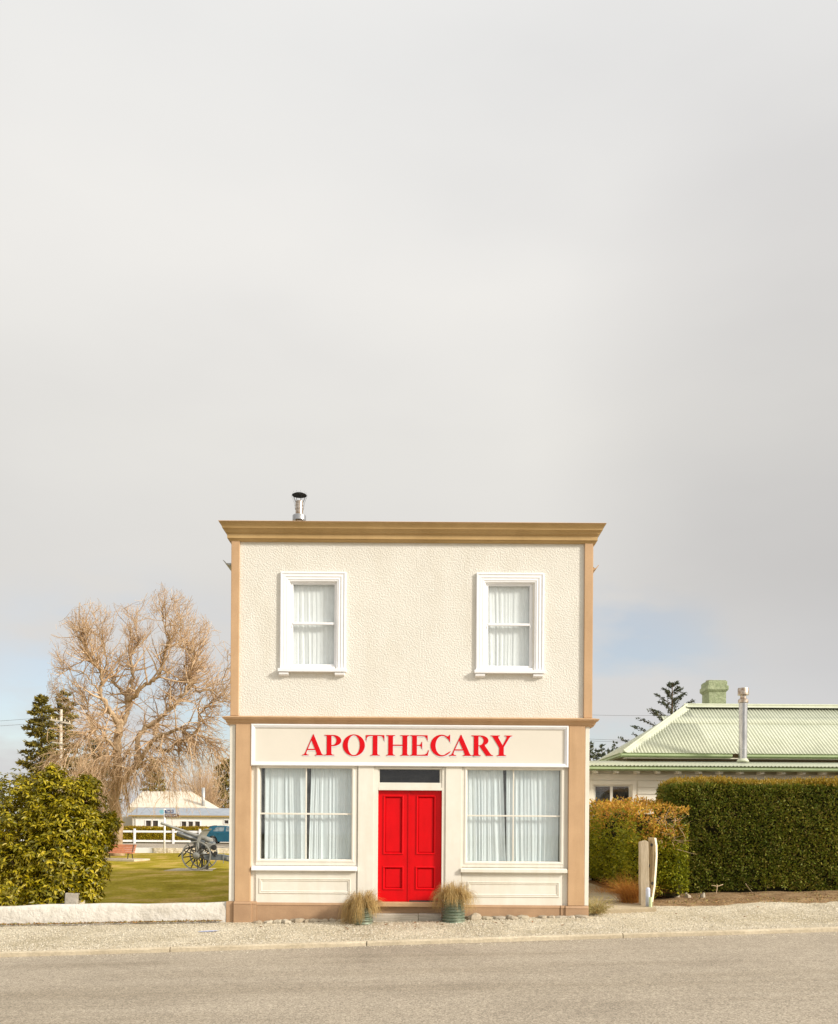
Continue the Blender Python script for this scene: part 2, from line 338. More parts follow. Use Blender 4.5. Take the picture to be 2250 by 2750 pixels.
def tubes(P, R, n=3):
    """P (N,K,3) paths, R (N,K) radii -> verts, quads"""
    N, K, _ = P.shape
    T = np.empty_like(P); T[:, 1:-1] = P[:, 2:]-P[:, :-2]; T[:, 0] = P[:, 1]-P[:, 0]; T[:, -1] = P[:, -1]-P[:, -2]
    T = unit(T); ref = unit(np.cross(T[:, :1], RNG.normal(size=(N, 1, 3)))); ref = np.repeat(ref, K, axis=1)
    A = unit(ref - T*np.sum(ref*T, axis=-1, keepdims=True)); B = np.cross(T, A)
    ang = np.arange(n)*2*PI/n
    V = P[:, :, None] + R[:, :, None, None]*(A[:, :, None]*np.cos(ang)[None, None, :, None] + B[:, :, None]*np.sin(ang)[None, None, :, None])
    idx = np.arange(N*K*n).reshape(N, K, n)
    a = idx[:, :-1]; b = idx[:, 1:]
    f = np.stack([a, np.roll(a, -1, axis=2), np.roll(b, -1, axis=2), b], axis=-1).reshape(-1, 4)
    return V.reshape(-1, 3), f
def ribbons(P, W, side):
    """P (N,K,3), W (N,K) widths, side (N,3)"""
    N, K, _ = P.shape
    V = np.stack([P - side[:, None]*W[..., None]/2, P + side[:, None]*W[..., None]/2], axis=2)
    idx = np.arange(N*K*2).reshape(N, K, 2)
    f = np.stack([idx[:, :-1, 0], idx[:, :-1, 1], idx[:, 1:, 1], idx[:, 1:, 0]], axis=-1).reshape(-1, 4)
    return V.reshape(-1, 3), f
def merge(parts):
    V = []; Fs = []; b = 0
    for v, f in parts: V.append(v); Fs.append(f+b); b += len(v)
    return np.concatenate(V), np.concatenate(Fs)
def vnoise(p, s, seed=0):
    """cheap smooth pseudo-noise in [-1,1]"""
    p = np.asarray(p)*s; r = np.random.default_rng(seed); o = 0
    for i in range(5):
        k = r.normal(size=3)*(1+.6*i); o = o + np.sin(p@k + r.uniform(0, 6.28))/(1+.5*i)
    return o/2.6

# ------------------------------------------------------------------ sky and sun
EL, AZ = math.radians(27), math.radians(27)        # sun height; degrees in front of the facade plane, from the right
sdir = Vector((math.cos(EL)*math.cos(AZ), -math.cos(EL)*math.sin(AZ), math.sin(EL)))
W = bpy.data.worlds.new('World'); S.world = W; W.use_nodes = True
nt = W.node_tree; N = nt.nodes; L = nt.links; N.clear()
wo = N.new('ShaderNodeOutputWorld'); sky = N.new('ShaderNodeTexSky'); sky.sky_type = 'NISHITA'; sky.sun_disc = False
sky.sun_elevation = EL; sky.sun_rotation = math.atan2(sdir.x, sdir.y)
bg1 = N.new('ShaderNodeBackground'); bg1.inputs['Strength'].default_value = .15; L.new(sky.outputs[0], bg1.inputs['Color'])
bg2 = N.new('ShaderNodeBackground'); bg2.inputs['Strength'].default_value = 1.0
tc = N.new('ShaderNodeTexCoord'); sep = N.new('ShaderNodeSeparateXYZ'); L.new(tc.outputs['Generated'], sep.inputs[0])
mp = N.new('ShaderNodeMapping'); mp.inputs['Scale'].default_value = (2.0, 2.0, 5.0); mp.inputs['Location'].default_value = (.35, .2, .1); L.new(tc.outputs['Generated'], mp.inputs['Vector'])
def wramp(fac, stops):
    r = N.new('ShaderNodeValToRGB'); e = r.color_ramp.elements
    e[0].position, e[0].color = stops[0][0], (*stops[0][1], 1); e[1].position, e[1].color = stops[-1][0], (*stops[-1][1], 1)
    for p, c in stops[1:-1]:
        x = e.new(p); x.color = (*c, 1)
    L.new(fac, r.inputs['Fac']); return r.outputs['Color']
# overcast deck: thin and bright high up, grey and thick lower down
deck = wramp(sep.outputs['Z'], [(0, (.63, .63, .63)), (.09, (.60, .597, .595)), (.16, (.615, .61, .605)), (.25, (.635, .622, .602)), (.39, (.715, .70, .668)), (.51, (.75, .735, .71)), (.65, (.735, .73, .718)), (1, (.85, .85, .85))])
n1 = N.new('ShaderNodeTexNoise'); n1.inputs['Scale'].default_value = 1.0; n1.inputs['Detail'].default_value = 5; n1.inputs['Roughness'].default_value = .45; L.new(mp.outputs[0], n1.inputs['Vector'])
shade = wramp(n1.outputs['Fac'], [(.28, (.91, .91, .92)), (.52, (1.0, 1.0, 1.0)), (.75, (1.06, 1.055, 1.045))])
mx = N.new('ShaderNodeMix'); mx.data_type = 'RGBA'; mx.blend_type = 'MULTIPLY'; mx.inputs['Factor'].default_value = 1
def lobe(px, py, r0, r1, d=None):
    d = d or (at(px, py, 1.0)-Vector((0, 0, CAMZ))).normalized(); v = N.new('ShaderNodeVectorMath'); v.operation = 'DOT_PRODUCT'
    v.inputs[1].default_value = d; L.new(tc.outputs['Generated'], v.inputs[0])
    q = N.new('ShaderNodeMapRange'); q.interpolation_type = 'SMOOTHSTEP'; q.inputs['From Min'].default_value = math.cos(r1); q.inputs['From Max'].default_value = math.cos(r0); L.new(v.outputs['Value'], q.inputs['Value']); return q.outputs[0]
L.new(deck, mx.inputs['A']); L.new(shade, mx.inputs['B'])
gk = N.new('ShaderNodeMix'); gk.data_type = 'RGBA'; gk.blend_type = 'MULTIPLY'; L.new(lobe(2250, 1120, .02, .30), gk.inputs['Factor']); L.new(mx.outputs['Result'], gk.inputs['A']); gk.inputs['B'].default_value = (.84, .84, .85, 1)
# unseen bright lobe added to the cloud round the sun, to light the facade
gs = N.new('ShaderNodeMix'); gs.data_type = 'RGBA'; gs.blend_type = 'MULTIPLY'; gs.clamp_result = False; L.new(lobe(0, 0, .15, 1.25, sdir.normalized()), gs.inputs['Factor']); L.new(gk.outputs['Result'], gs.inputs['A']); gs.inputs['B'].default_value = (1.85, 1.78, 1.64, 1)
L.new(gs.outputs['Result'], bg2.inputs['Color'])
# breaks of blue low over the horizon
n2 = N.new('ShaderNodeTexNoise'); n2.inputs['Scale'].default_value = 3.6; n2.inputs['Detail'].default_value = 6; L.new(mp.outputs[0], n2.inputs['Vector'])
low = wramp(sep.outputs['Z'], [(0, (.5,)*3), (.08, (.45,)*3), (.15, (0,)*3), (1, (0,)*3)])
brk = wramp(n2.outputs['Fac'], [(.40, (0,)*3), (.62, (1,)*3)])
ad = N.new('ShaderNodeMath'); ad.operation = 'ADD'; L.new(lobe(1640, 1900, .01, .17), ad.inputs[0]); ad.use_clamp = True
ad2 = N.new('ShaderNodeMath'); ad2.operation = 'ADD'; L.new(lobe(330, 2040, .05, .22), ad2.inputs[0]); L.new(ad.outputs[0], ad2.inputs[1])
nb_ = wramp(n2.outputs['Fac'], [(.30, (.15,)*3), (.55, (1,)*3)]); L.new(low, ad.inputs[1])
mm = N.new('ShaderNodeMath'); mm.operation = 'MULTIPLY'; mm.use_clamp = True; L.new(ad2.outputs[0], mm.inputs[0]); L.new(brk, mm.inputs[1])
ms = N.new('ShaderNodeMixShader'); mq = N.new('ShaderNodeMath'); mq.operation = 'MULTIPLY'; mq.inputs[1].default_value = .5; L.new(mm.outputs[0], mq.inputs[0]); L.new(mq.outputs[0], ms.inputs[0]); L.new(bg2.outputs[0], ms.inputs[1]); L.new(bg1.outputs[0], ms.inputs[2])
L.new(ms.outputs[0], wo.inputs['Surface'])
sl = bpy.data.lights.new('sun', 'SUN'); sl.energy = 4.2; sl.angle = math.radians(8.0); sl.color = (1, .925, .82)
so = bpy.data.objects.new('sun', sl); COL.objects.link(so); so.rotation_euler = sdir.to_track_quat('Z', 'Y').to_euler()
S.view_settings.view_transform = 'Standard'; S.view_settings.look = 'None'; S.view_settings.exposure = 0.16; S.view_settings.gamma = 1

# ------------------------------------------------------------------ ground
FY = 17.0                                            # distance of the shop front
def gz(x, y=17.0): return .0245*x + .03*max(0, min(y, 40)-17.3)
def sheet(name, xs, ys, zf, m, wob=0):
    V = []; Fq = []
    for y in ys:
        for x in xs: V.append((x, y, zf(x, y)))
    n = len(xs)
    for j in range(len(ys)-1):
        for i in range(n-1): Fq.append((j*n+i, j*n+i+1, (j+1)*n+i+1, (j+1)*n+i))
    o = np_mesh(name, V, Fq, m); o['kind'] = 'structure'; return o
def lin(a, b, n): return [a+(b-a)*i/(n-1) for i in range(n)]
sheet('ground', lin(-900, 900, 31), lin(-300, 1600, 31), lambda x, y: -1.9 if y < 40 else -.6, 'ground')
KX = lambda x: 14.72 + .085*max(-14, min(14, x))     # kerb line
def kz(x): return .0262*x - .135                      # top of the kerb
# gravel footway between the kerb and the fronts
V = []; Fq = []; xs = lin(-40, 40, 321); rows = [0, .15, .3, .45, .6, .75, .9, 1.0]
for x in xs:
    for t in rows:
        y0 = KX(x)+.10; y1 = 17.45 if x < 3.2 else 18.6
        y = y0+(y1-y0)*t
        z = (kz(x)-.006)*(1-t) + gz(x, y)*t
        z += .012*math.sin(x*2.3+y*3.1)*math.sin(y*4.7-x*.9)*(0 < t < 1) + (.03*math.exp(-((y-FY)/.12)**2) if x < -3.6 else 0)
        V.append((x, y, z))
nr = len(rows)
for i in range(len(xs)-1):
    for j in range(nr-1): Fq.append((i*nr+j, (i+1)*nr+j, (i+1)*nr+j+1, i*nr+j+1))
g = np_mesh('gravel_footway', V, Fq, 'gravel'); g['kind'] = 'structure'; smooth(g)
# road
V = []; Fq = []
for x in xs:
    for t in (0, .03, .2, .5, 1):
        y = KX(x)+.02 - t*24; V.append((x, y, kz(x)-.075 - .02*min(t*12, 1) + .05*math.sin(min(1, t*2)*PI/2)))
for i in range(len(xs)-1):
    for j in range(4): Fq.append((i*5+j, i*5+j+1, (i+1)*5+j+1, (i+1)*5+j))
o = np_mesh('road', V, Fq, 'asphalt'); o['kind'] = 'structure'; smooth(o)
# kerb: lengths of concrete with open joints and worn edges
kb = MB()
joints = [-40]; 
for pxj in (470, 985, 1685): joints.append(at(pxj, 2530, 14.7).x)
joints = sorted(joints + [-9.6, -13, -17, -22, -28, -34, 7.2, 10.5, 15, 20, 26, 33, 40])
rk = random.Random(3)
for a, b in zip(joints[:-1], joints[1:]):
    n = max(2, int((b-a)/.18)); pts = lin(a+.008, b-.008, n+1); vs = []
    for i, x in enumerate(pts):
        y = KX(x); z = kz(x); e = .018+rk.uniform(-.008, .010); q = rk.uniform(-.006, .006)
        if i in (0, n): e += .012
        vs += [(x, y+q, z-.2), (x, y+q+.006, z-e), (x, y+q+.02, z+.002-e*.35), (x, y+.05, z+.004), (x, y+.14, z), (x, y+.14, z-.2)]
    fs = [(i*6+j, (i+1)*6+j, (i+1)*6+(j+1) % 6, i*6+(j+1) % 6) for i in range(n) for j in range(6)]
    fs += [tuple(range(6)), tuple(range(n*6+5, n*6-1, -1))]
    kb.add(vs, fs)
o = kb.build('kerb', 'kerb'); o['kind'] = 'structure'
# lawn of the little park, below the footway
LZ = -.35
sheet('lawn', lin(-90, -3.3, 90), lin(17.3, 63.4, 60), lambda x, y: LZ + .05*math.sin(x*.31)*math.sin(y*.23+1), 'lawn')
sheet('yard', lin(3.15, 40, 40), lin(18.5, 60, 30), lambda x, y: gz(x, y)-.004, 'dirt')
sheet('street', lin(-120, 60, 40), lin(63.6, 78, 8), lambda x, y: 0.0, 'asphalt')
sheet('verge', lin(-160, 90, 40), lin(78, 200, 8), lambda x, y: .08, 'lawn')
# concrete path beside the shop and the littered strip in front of the hedge
pth = MB()
pth.add([(3.36, 17.45, gz(3.4)+.05), (4.66, 17.6, gz(4.6)+.05), (4.22, 26, gz(4.2, 26)+.02), (3.3, 26, gz(3.3, 26)+.02),
         (3.36, 17.45, -.2), (4.66, 17.6, -.2), (4.22, 26, -.2), (3.3, 26, -.2)],
        [(0, 1, 2, 3), (0, 4, 5, 1), (1, 5, 6, 2), (3, 7, 4, 0)])
o = pth.build('path', 'path'); o['kind'] = 'structure'; bevel(o, .015)
V = []; Fq = []; xs2 = lin(4.7, 22, 140); rr = random.Random(5)
for x in xs2:
    y0 = 18.15 + .07*(x-4.7)*.6 + .12*math.sin(x*2.1)+rr.uniform(-.05, .05)
    for t in (0, .2, .5, .8, 1): 
        y = y0+(20.6-y0)*t; fzz = (kz(x)-.006)*(1-(y-KX(x)-.1)/(18.6-KX(x)-.1))+gz(x, y)*((y-KX(x)-.1)/(18.6-KX(x)-.1)) if y < 18.6 else gz(x, y); V.append((x, y, fzz+(-.012 if t == 0 else .012)+.04*math.sin(t*PI)*(1+.4*math.sin(x*5))))
for i in range(len(xs2)-1):
    for j in range(4): Fq.append((i*5+j, (i+1)*5+j, (i+1)*5+j+1, i*5+j+1))
o = np_mesh('soil_strip', V, Fq, 'dirt'); o['kind'] = 'structure'; smooth(o)
# blue survey paint on the gravel
c = at(558, 2496, 15.9); pm = MB(); zc = 0
pts = [(-.17, -.055), (-.05, -.06), (.10, -.045), (.16, .0), (.19, .05), (.05, .055), (-.02, .06), (-.12, .02)]
def footz(x, y):
    t = (y-KX(x)-.1)/(17.45-KX(x)-.1); return (kz(x)-.006)*(1-t)+gz(x, y)*t
pm.quad(*[(c.x+a, c.y+b, footz(c.x+a, c.y+b)+.016) for a, b in pts])
o = pm.build('paint_mark', 'bluepaint'); o['kind'] = 'structure'
# ------------------------------------------------------------------ the shop
XL = at(620, 1900, FY).x; XR = at(1586, 1900, FY).x
ZT = at(1104, 1403, FY-.255).z                            # top of the cornice
SB = FY+17.0                                         # rear of the building
shop = thing('shop_building', 'two storey cream stucco shop with tan trim, red double doors and APOTHECARY sign', 'shop', ((XL+XR)/2, FY, 0))
ZS = at(1100, 1927, FY-.17).z                            # string course top
WT = .22
# openings
UW = [rect(786, 1568, 897, 1783, FY), rect(1311, 1572, 1422, 1787, FY)]
uwh = [(a-.06, b+.06, c-.05, d+.05) for a, b, c, d in UW]
UWO = [rect(752.7, 1537, 928.7, 1797, FY), rect(1278, 1540, 1459.5, 1801, FY)]
ZW = ZS-.06
MB().wall(XL+.02, XR-.02, ZW, ZT-.06, uwh, FY, FY+WT).build('stucco_wall', 'stucco', shop)
SW = [rect(687.7, 2057, 959, 2324.5, FY), rect(1239, 2061.6, 1516, 2330, FY)]
DOOR = rect(1003, 2060, 1196, 2424, FY)
swh = [(a+.07, b-.07, c+.05, d-.02) for a, b, c, d in SW]
dh = (DOOR[0]+.05, DOOR[1]-.05, DOOR[2], DOOR[3]-.03)
ZB = -.35
MB().wall(XL+.01, XR-.02, ZB, ZW-.002, swh+[dh], FY+.004, FY+WT).build('shop_front', 'cream', shop)
sw = MB()
sw.box(XL+.02, XL+.22, FY+WT, SB, ZB, 6.7); sw.box(XR-.22, XR-.02, FY+WT, SB, ZB, 6.7); sw.box(XL+.22, XR-.22, SB-.2, SB, ZB, 6.7)
sw.build('side_wall', 'stucco', shop)
ii = MB(); ii.box(XL+.22, XR-.22, FY+WT, SB-.2, ZW-.35, ZW-.1); ii.box(XL+.22, XR-.22, FY+2.2, FY+2.3, ZB, ZW-.35); ii.box(XL+.22, XR-.22, FY+WT, FY+2.2, ZB, .06)
ii.box(XL+.22, XR-.22, FY+2.2, FY+2.3, ZW-.1, 6.68)
ii.build('inner_partition', 'dark', shop)
rf = MB(); rg = 7.25
rf.add([(XL-.1, FY+.26, 6.72), ((XL+XR)/2, FY+.26, rg), (XR+.1, FY+.26, 6.72), (XL-.1, SB+.2, 6.72), ((XL+XR)/2, SB+.2, rg), (XR+.1, SB+.2, 6.72)],
       [(0, 1, 4, 3), (1, 2, 5, 4), (0, 2, 1), (3, 4, 5), (0, 3, 5, 2)])
rf.build('roof', 'shade_roof', shop)
# cornice, bed moulding, string course
zc0 = ZT
CZ = (zc0-at(1104, 1456, FY-.05).z)/.395
prof = [(0, zc0-.395), (.05, zc0-.395), (.058, zc0-.375), (.075, zc0-.362), (.075, zc0-.345), (.095, zc0-.34), (.095, zc0-.235), (.112, zc0-.228), (.112, zc0-.215), (.135, zc0-.20), (.135, zc0-.188),
        (.15, zc0-.16), (.175, zc0-.135), (.195, zc0-.125), (.195, zc0-.112), (.205, zc0-.085), (.225, zc0-.05), (.243, zc0-.02), (.255, zc0-.014), (.255, zc0), (0, zc0+.012)]
prof = [(o, zc0+(z-zc0)*CZ) for o, z in prof]
MB().sweep(prof, XL, XR+.02, FY, FY+.26, .76).build('cornice', 'olive_tan', shop)
lip = MB().sweep([(.262, zc0+.001), (.268, zc0+.006), (.262, zc0+.014), (0, zc0+.028)], XL, XR+.02, FY, FY+.26, .76)
lip.build('cornice_flashing', 'tan', shop)
zs = ZS
prof = [(.02, zs-.135), (.06, zs-.135), (.066, zs-.115), (.09, zs-.10), (.09, zs-.09), (.105, zs-.062), (.14, zs-.04), (.155, zs-.036), (.155, zs-.022), (.17, zs-.015), (.17, zs), (0, zs+.035)]
MB().sweep(prof, XL, XR, FY, FY+.3, .8).build('string_course', 'tan', shop)
# pilasters
for (a, b) in ((619.6, 641.5), (1569, 1591)):
    x0, x1 = at(a, 1690, FY-.05).x, at(b, 1690, FY-.05).x
    bevel(MB().box(x0, x1, FY-.05, FY+.0, ZS+.03, ZT-.385*CZ).build('pilaster', 'tan', shop), .006)
x0, x1 = XL-.012, XL+.0
for x0, x1 in ((XL-.012, XL+.02), (XR-.02, XR+.03)): MB().box(x0, x1, FY+.002, FY+.16, ZS+.03, ZT-.385*CZ).build('corner_board', 'tan', shop)
ZP = at(640, 2419.5, FY).z; ZPR = at(1500, 2431, FY).z
for (a, b, zp) in ((631.3, 672.8, ZP), (1526.5, 1569.6, ZPR)):
    x0, x1 = at(a, 2190, FY-.07).x, at(b, 2190, FY-.07).x
    bevel(MB().box(x0, x1, FY-.07, FY+.004, zp, ZS-.128).build('pilaster', 'tan', shop), .006)
cb1 = MB().box(XL-.01, at(631, 2190, FY-.03).x-.003, FY-.03, FY+.2, ZP, ZS-.128)
cb2 = MB().box(at(1570, 2190, FY-.03).x+.003, at(1581.5, 2190, FY-.03).x, FY-.03, FY+.2, ZPR, ZS-.128)
for q in (cb1, cb2): bevel(q.build('corner_board', 'cream', shop), .004)
# plinth: blocks under the pilasters, courses under the windows
def plb(a, b, yt, zt, proud):
    x0, x1 = at(a, 2440, FY-proud).x, at(b, 2440, FY-proud).x
    pl = MB().box(x0, x1, FY-proud, FY+.003, -.33, zt-.045)
    pl.add([(x0, FY-proud-.01, zt-.045), (x1, FY-proud-.01, zt-.045), (x1, FY+.003, zt-.045), (x0, FY+.003, zt-.045), (x0, FY-proud+.02, zt), (x1, FY-proud+.02, zt), (x1, FY+.003, zt), (x0, FY+.003, zt)],
           [(0, 3, 2, 1), (4, 5, 6, 7), (0, 1, 5, 4), (1, 2, 6, 5), (2, 3, 7, 6), (3, 0, 4, 7)])
    bevel(pl.build('plinth', 'plinth', shop), .005)
plb(626.5, 674.8, 0, ZP, .10); plb(675.2, 688, 0, ZP, .075); plb(688.4, 1002, 0, ZP-.02, .06)
plb(1198, 1505, 0, ZPR, .06); plb(1505.4, 1518, 0, ZPR, .075); plb(1518.4, 1580.5, 0, ZPR-.005, .10)
bevel(MB().box(XL-.055, at(626, 2440, FY-.06).x, FY-.06, FY+.2, -.33, ZP-.005).build('plinth', 'plinth', shop), .005)
# sign board
a0, a1, b0, b1 = rect(674, 1946.5, 1526, 2058.5, FY-.06)
sb = MB().box(a0+.02, a1-.02, FY-.045, FY+.002, b0+.02, b1-.02).build('sign_board', 'signpaint', shop)
fr = MB().frame(a0, a1, b0, b1, [(0, 0.0), (0, .075), (.012, .085), (.03, .085), (.036, .078), (.05, .075), (.058, .066), (.068, .062), (.072, .046)], FY)
bx = MB()
fr.build('frame', 'white', sb)
# letters (heavy serif capitals), unit cap height
def ell(cx, cz, rx, rz, a0, a1, n):
    return [(cx+rx*math.cos(math.radians(a0+(a1-a0)*i/n)), cz+rz*math.sin(math.radians(a0+(a1-a0)*i/n))) for i in range(n+1)]
GL = {
 'A': (1.07, [[(0, 0), (.33, 0), (.33, .025), (.235, .045), (.205, .10), (.258, .26), (.655, .26), (.72, .085), (.70, .04), (.63, .025), (.63, 0), (1.07, 0), (1.07, .025), (.99, .05), (.955, .10), (.565, 1.03), (.535, 1.03), (.145, .12), (.09, .045), (0, .025)],
              [(.283, .315), (.632, .315), (.452, .74)]]),
 'P': (.83, [[(0, 0), (.49, 0), (.49, .025), (.39, .04), (.35, .09), (.35, .46)] + ell(.42, .7275, .41, .2725, -90, 90, 18) + [(0, 1), (0, .975), (.09, .96), (.12, .91), (.12, .09), (.09, .04), (0, .025)],
             [(.35, .505)] + ell(.38, .73, .215, .225, -90, 90, 14) + [(.35, .955)]]),
 'O': (1.08, [ell(.54, .5, .54, .53, 0, 354, 59), ell(.54, .5, .292, .487, 0, 350, 35)]),
 'T': (.91, [[(.22, 0), (.69, 0), (.69, .025), (.60, .04), (.57, .09), (.57, .955), (.70, .952), (.80, .93), (.86, .86), (.885, .74), (.91, .74), (.91, 1), (0, 1), (0, .74), (.025, .74), (.05, .86), (.11, .93), (.21, .952), (.34, .955), (.34, .09), (.31, .04), (.22, .025)]]),
 'H': (1.13, [[(0, 0), (.44, 0), (.44, .025), (.36, .04), (.33, .09), (.33, .48), (.80, .48), (.80, .09), (.77, .04), (.69, .025), (.69, 0), (1.13, 0), (1.13, .025), (1.06, .04), (1.03, .09), (1.03, .91), (1.06, .96), (1.13, .975), (1.13, 1), (.69, 1), (.69, .975), (.77, .96), (.80, .91), (.80, .535), (.33, .535), (.33, .91), (.36, .96), (.44, .975), (.44, 1), (0, 1), (0, .975), (.07, .96), (.10, .91), (.10, .09), (.07, .04), (0, .025)]]),
 'E': (.91, [[(0, 0), (.86, 0), (.91, .28), (.885, .28), (.82, .12), (.70, .06), (.55, .045), (.33, .045), (.33, .485), (.45, .485), (.53, .44), (.56, .34), (.585, .34), (.585, .68), (.56, .68), (.53, .58), (.45, .53), (.33, .53), (.33, .955), (.55, .955), (.70, .94), (.79, .86), (.83, .75), (.855, .75), (.845, 1), (0, 1), (0, .975), (.07, .96), (.10, .91), (.10, .09), (.07, .04), (0, .025)]]),
 'C': (.98, [[(.955, 1.03), (.93, 1.03), (.90, .975), (.86, .965)] + ell(.53, .5, .53, .53, 57, 308, 34) + [(.93, .14), (.985, .205), (.965, .225)] + ell(.58, .5, .335, .472, 303, 62, 26) + [(.80, .86), (.885, .78), (.93, .68), (.955, .68)]]),
 'R': (1.07, [[(0, 0), (.47, 0), (.47, .025), (.39, .04), (.35, .09), (.35, .475), (.40, .475), (.73, 0), (1.07, 0), (1.07, .025), (1.0, .05), (.945, .10), (.66, .505)] + ell(.44, .745, .40, .255, -55, 90, 16) + [(0, 1), (0, .975), (.09, .96), (.12, .91), (.12, .09), (.09, .04), (0, .025)],
             [(.35, .52)] + ell(.38, .7375, .225, .2175, -90, 90, 14) + [(.35, .955)]]),
 'Y': (1.06, [[(.30, 0), (.77, 0), (.77, .025), (.68, .04), (.65, .09), (.65, .43), (.91, .87), (.97, .945), (1.06, .975), (1.06, 1), (.68, 1), (.68, .975), (.76, .96), (.785, .925), (.775, .86), (.595, .52), (.375, .90), (.385, .95), (.46, .975), (.46, 1), (0, 1), (0, .975), (.07, .955), (.12, .90), (.42, .41), (.42, .09), (.39, .04), (.30, .025)]]),
}
def k5(x): return 580+x*.3168
def k6(x): return 1080+x*.3168
LET = [('A', k5(730), k5(915)), ('P', k5(918), k5(1062)), ('O', k5(1075), k5(1262)), ('T', k5(1270), k5(1427)), ('H', k5(1443), k6(60)), ('E', k6(67), k6(226)), ('C', k6(240), k6(410)), ('A', k6(397), k6(594)), ('R', k6(586), k6(770)), ('Y', k6(748), k6(932))]
def letters(y, dx, dz, grow):
    cv = bpy.data.curves.new('lettering', 'CURVE'); cv.dimensions = '2D'; cv.fill_mode = 'BOTH'; cv.extrude = .0015; cv.offset = grow
    for ch, xa, xb in LET:
        w, loops = GL[ch]; pxm = (xa+xb)/2
        zb = at(pxm, 2028.2 + (pxm-811)*.0035, FY-.045).z; zt = at(pxm, 1973.3+(pxm-811)*.0035, FY-.045).z
        X0, X1 = at(xa, 2000, FY-.045).x, at(xb, 2000, FY-.045).x
        for lp in loops:
            sp = cv.splines.new('POLY'); sp.points.add(len(lp)-1); sp.use_cyclic_u = True
            for p, (lx, lz) in zip(sp.points, lp): p.co = (X0+(X1-X0)*lx/w+dx, zb+(zt-zb)*lz+dz, 0, 1)
    tmp = bpy.data.objects.new('tmp', cv); COL.objects.link(tmp)
    me = bpy.data.meshes.new_from_object(tmp.evaluated_get(bpy.context.evaluated_depsgraph_get()))
    bpy.data.objects.remove(tmp); bpy.data.curves.remove(cv)
    me.transform(Matrix.Translation((0, y, 0)) @ Matrix.Rotation(PI/2, 4, 'X'))
    return me
link('letter_edging', letters(FY-.0475, .016, -.020, .003), 'letter_edge', sb)
link('lettering', letters(FY-.0510, 0, 0, 0), 'letter', sb)
# centre pilasters beside the door
for (a, b) in ((960.5, 1003), (1195.8, 1239)):
    x0, x1, z0, z1 = rect(a, 2061, b, 2432, FY-.04)
    bevel(MB().box(x0, x1, FY-.04, FY+.003, ZPR+.0, b0+.003).build('door_pilaster', 'cream', shop), .006)
# curtains
def curtain(name, parent, px0t, px0b, px1t, px1b, yt, yb, Y, folds, amp, m, seed, gather=0):
    r = random.Random(seed); nx, nz = int(folds*10), 14; V = []; Fq = []
    ph = [r.uniform(0, 6.28) for _ in range(6)]
    for j in range(nz+1):
        t = j/nz; py = yt+(yb-yt)*t
        A = at(px0t+(px0b-px0t)*t, py, Y); B = at(px1t+(px1b-px1t)*t, py, Y)
        for i in range(nx+1):
            s_ = i/nx; x = A.x+(B.x-A.x)*s_; z = A.z+(B.z-A.z)*s_
            w = s_+.035*math.sin(s_*9+ph[0])+.02*math.sin(s_*23+ph[1])+.012*math.sin(t*2.5+ph[3]+s_*6)
            y = Y + amp*(math.sin(w*folds*6.28+ph[2])*(.65+.35*math.sin(s_*13+ph[4])) + .45*math.sin(w*folds*2.3*6.28+ph[5]))*(.75+.35*t)
            V.append((x, y, z))
    n = nx+1
    for j in range(nz):
        for i in range(nx): Fq.append((j*n+i, (j+1)*n+i, (j+1)*n+i+1, j*n+i+1))
    return smooth(np_mesh(name, V, Fq, m, parent))
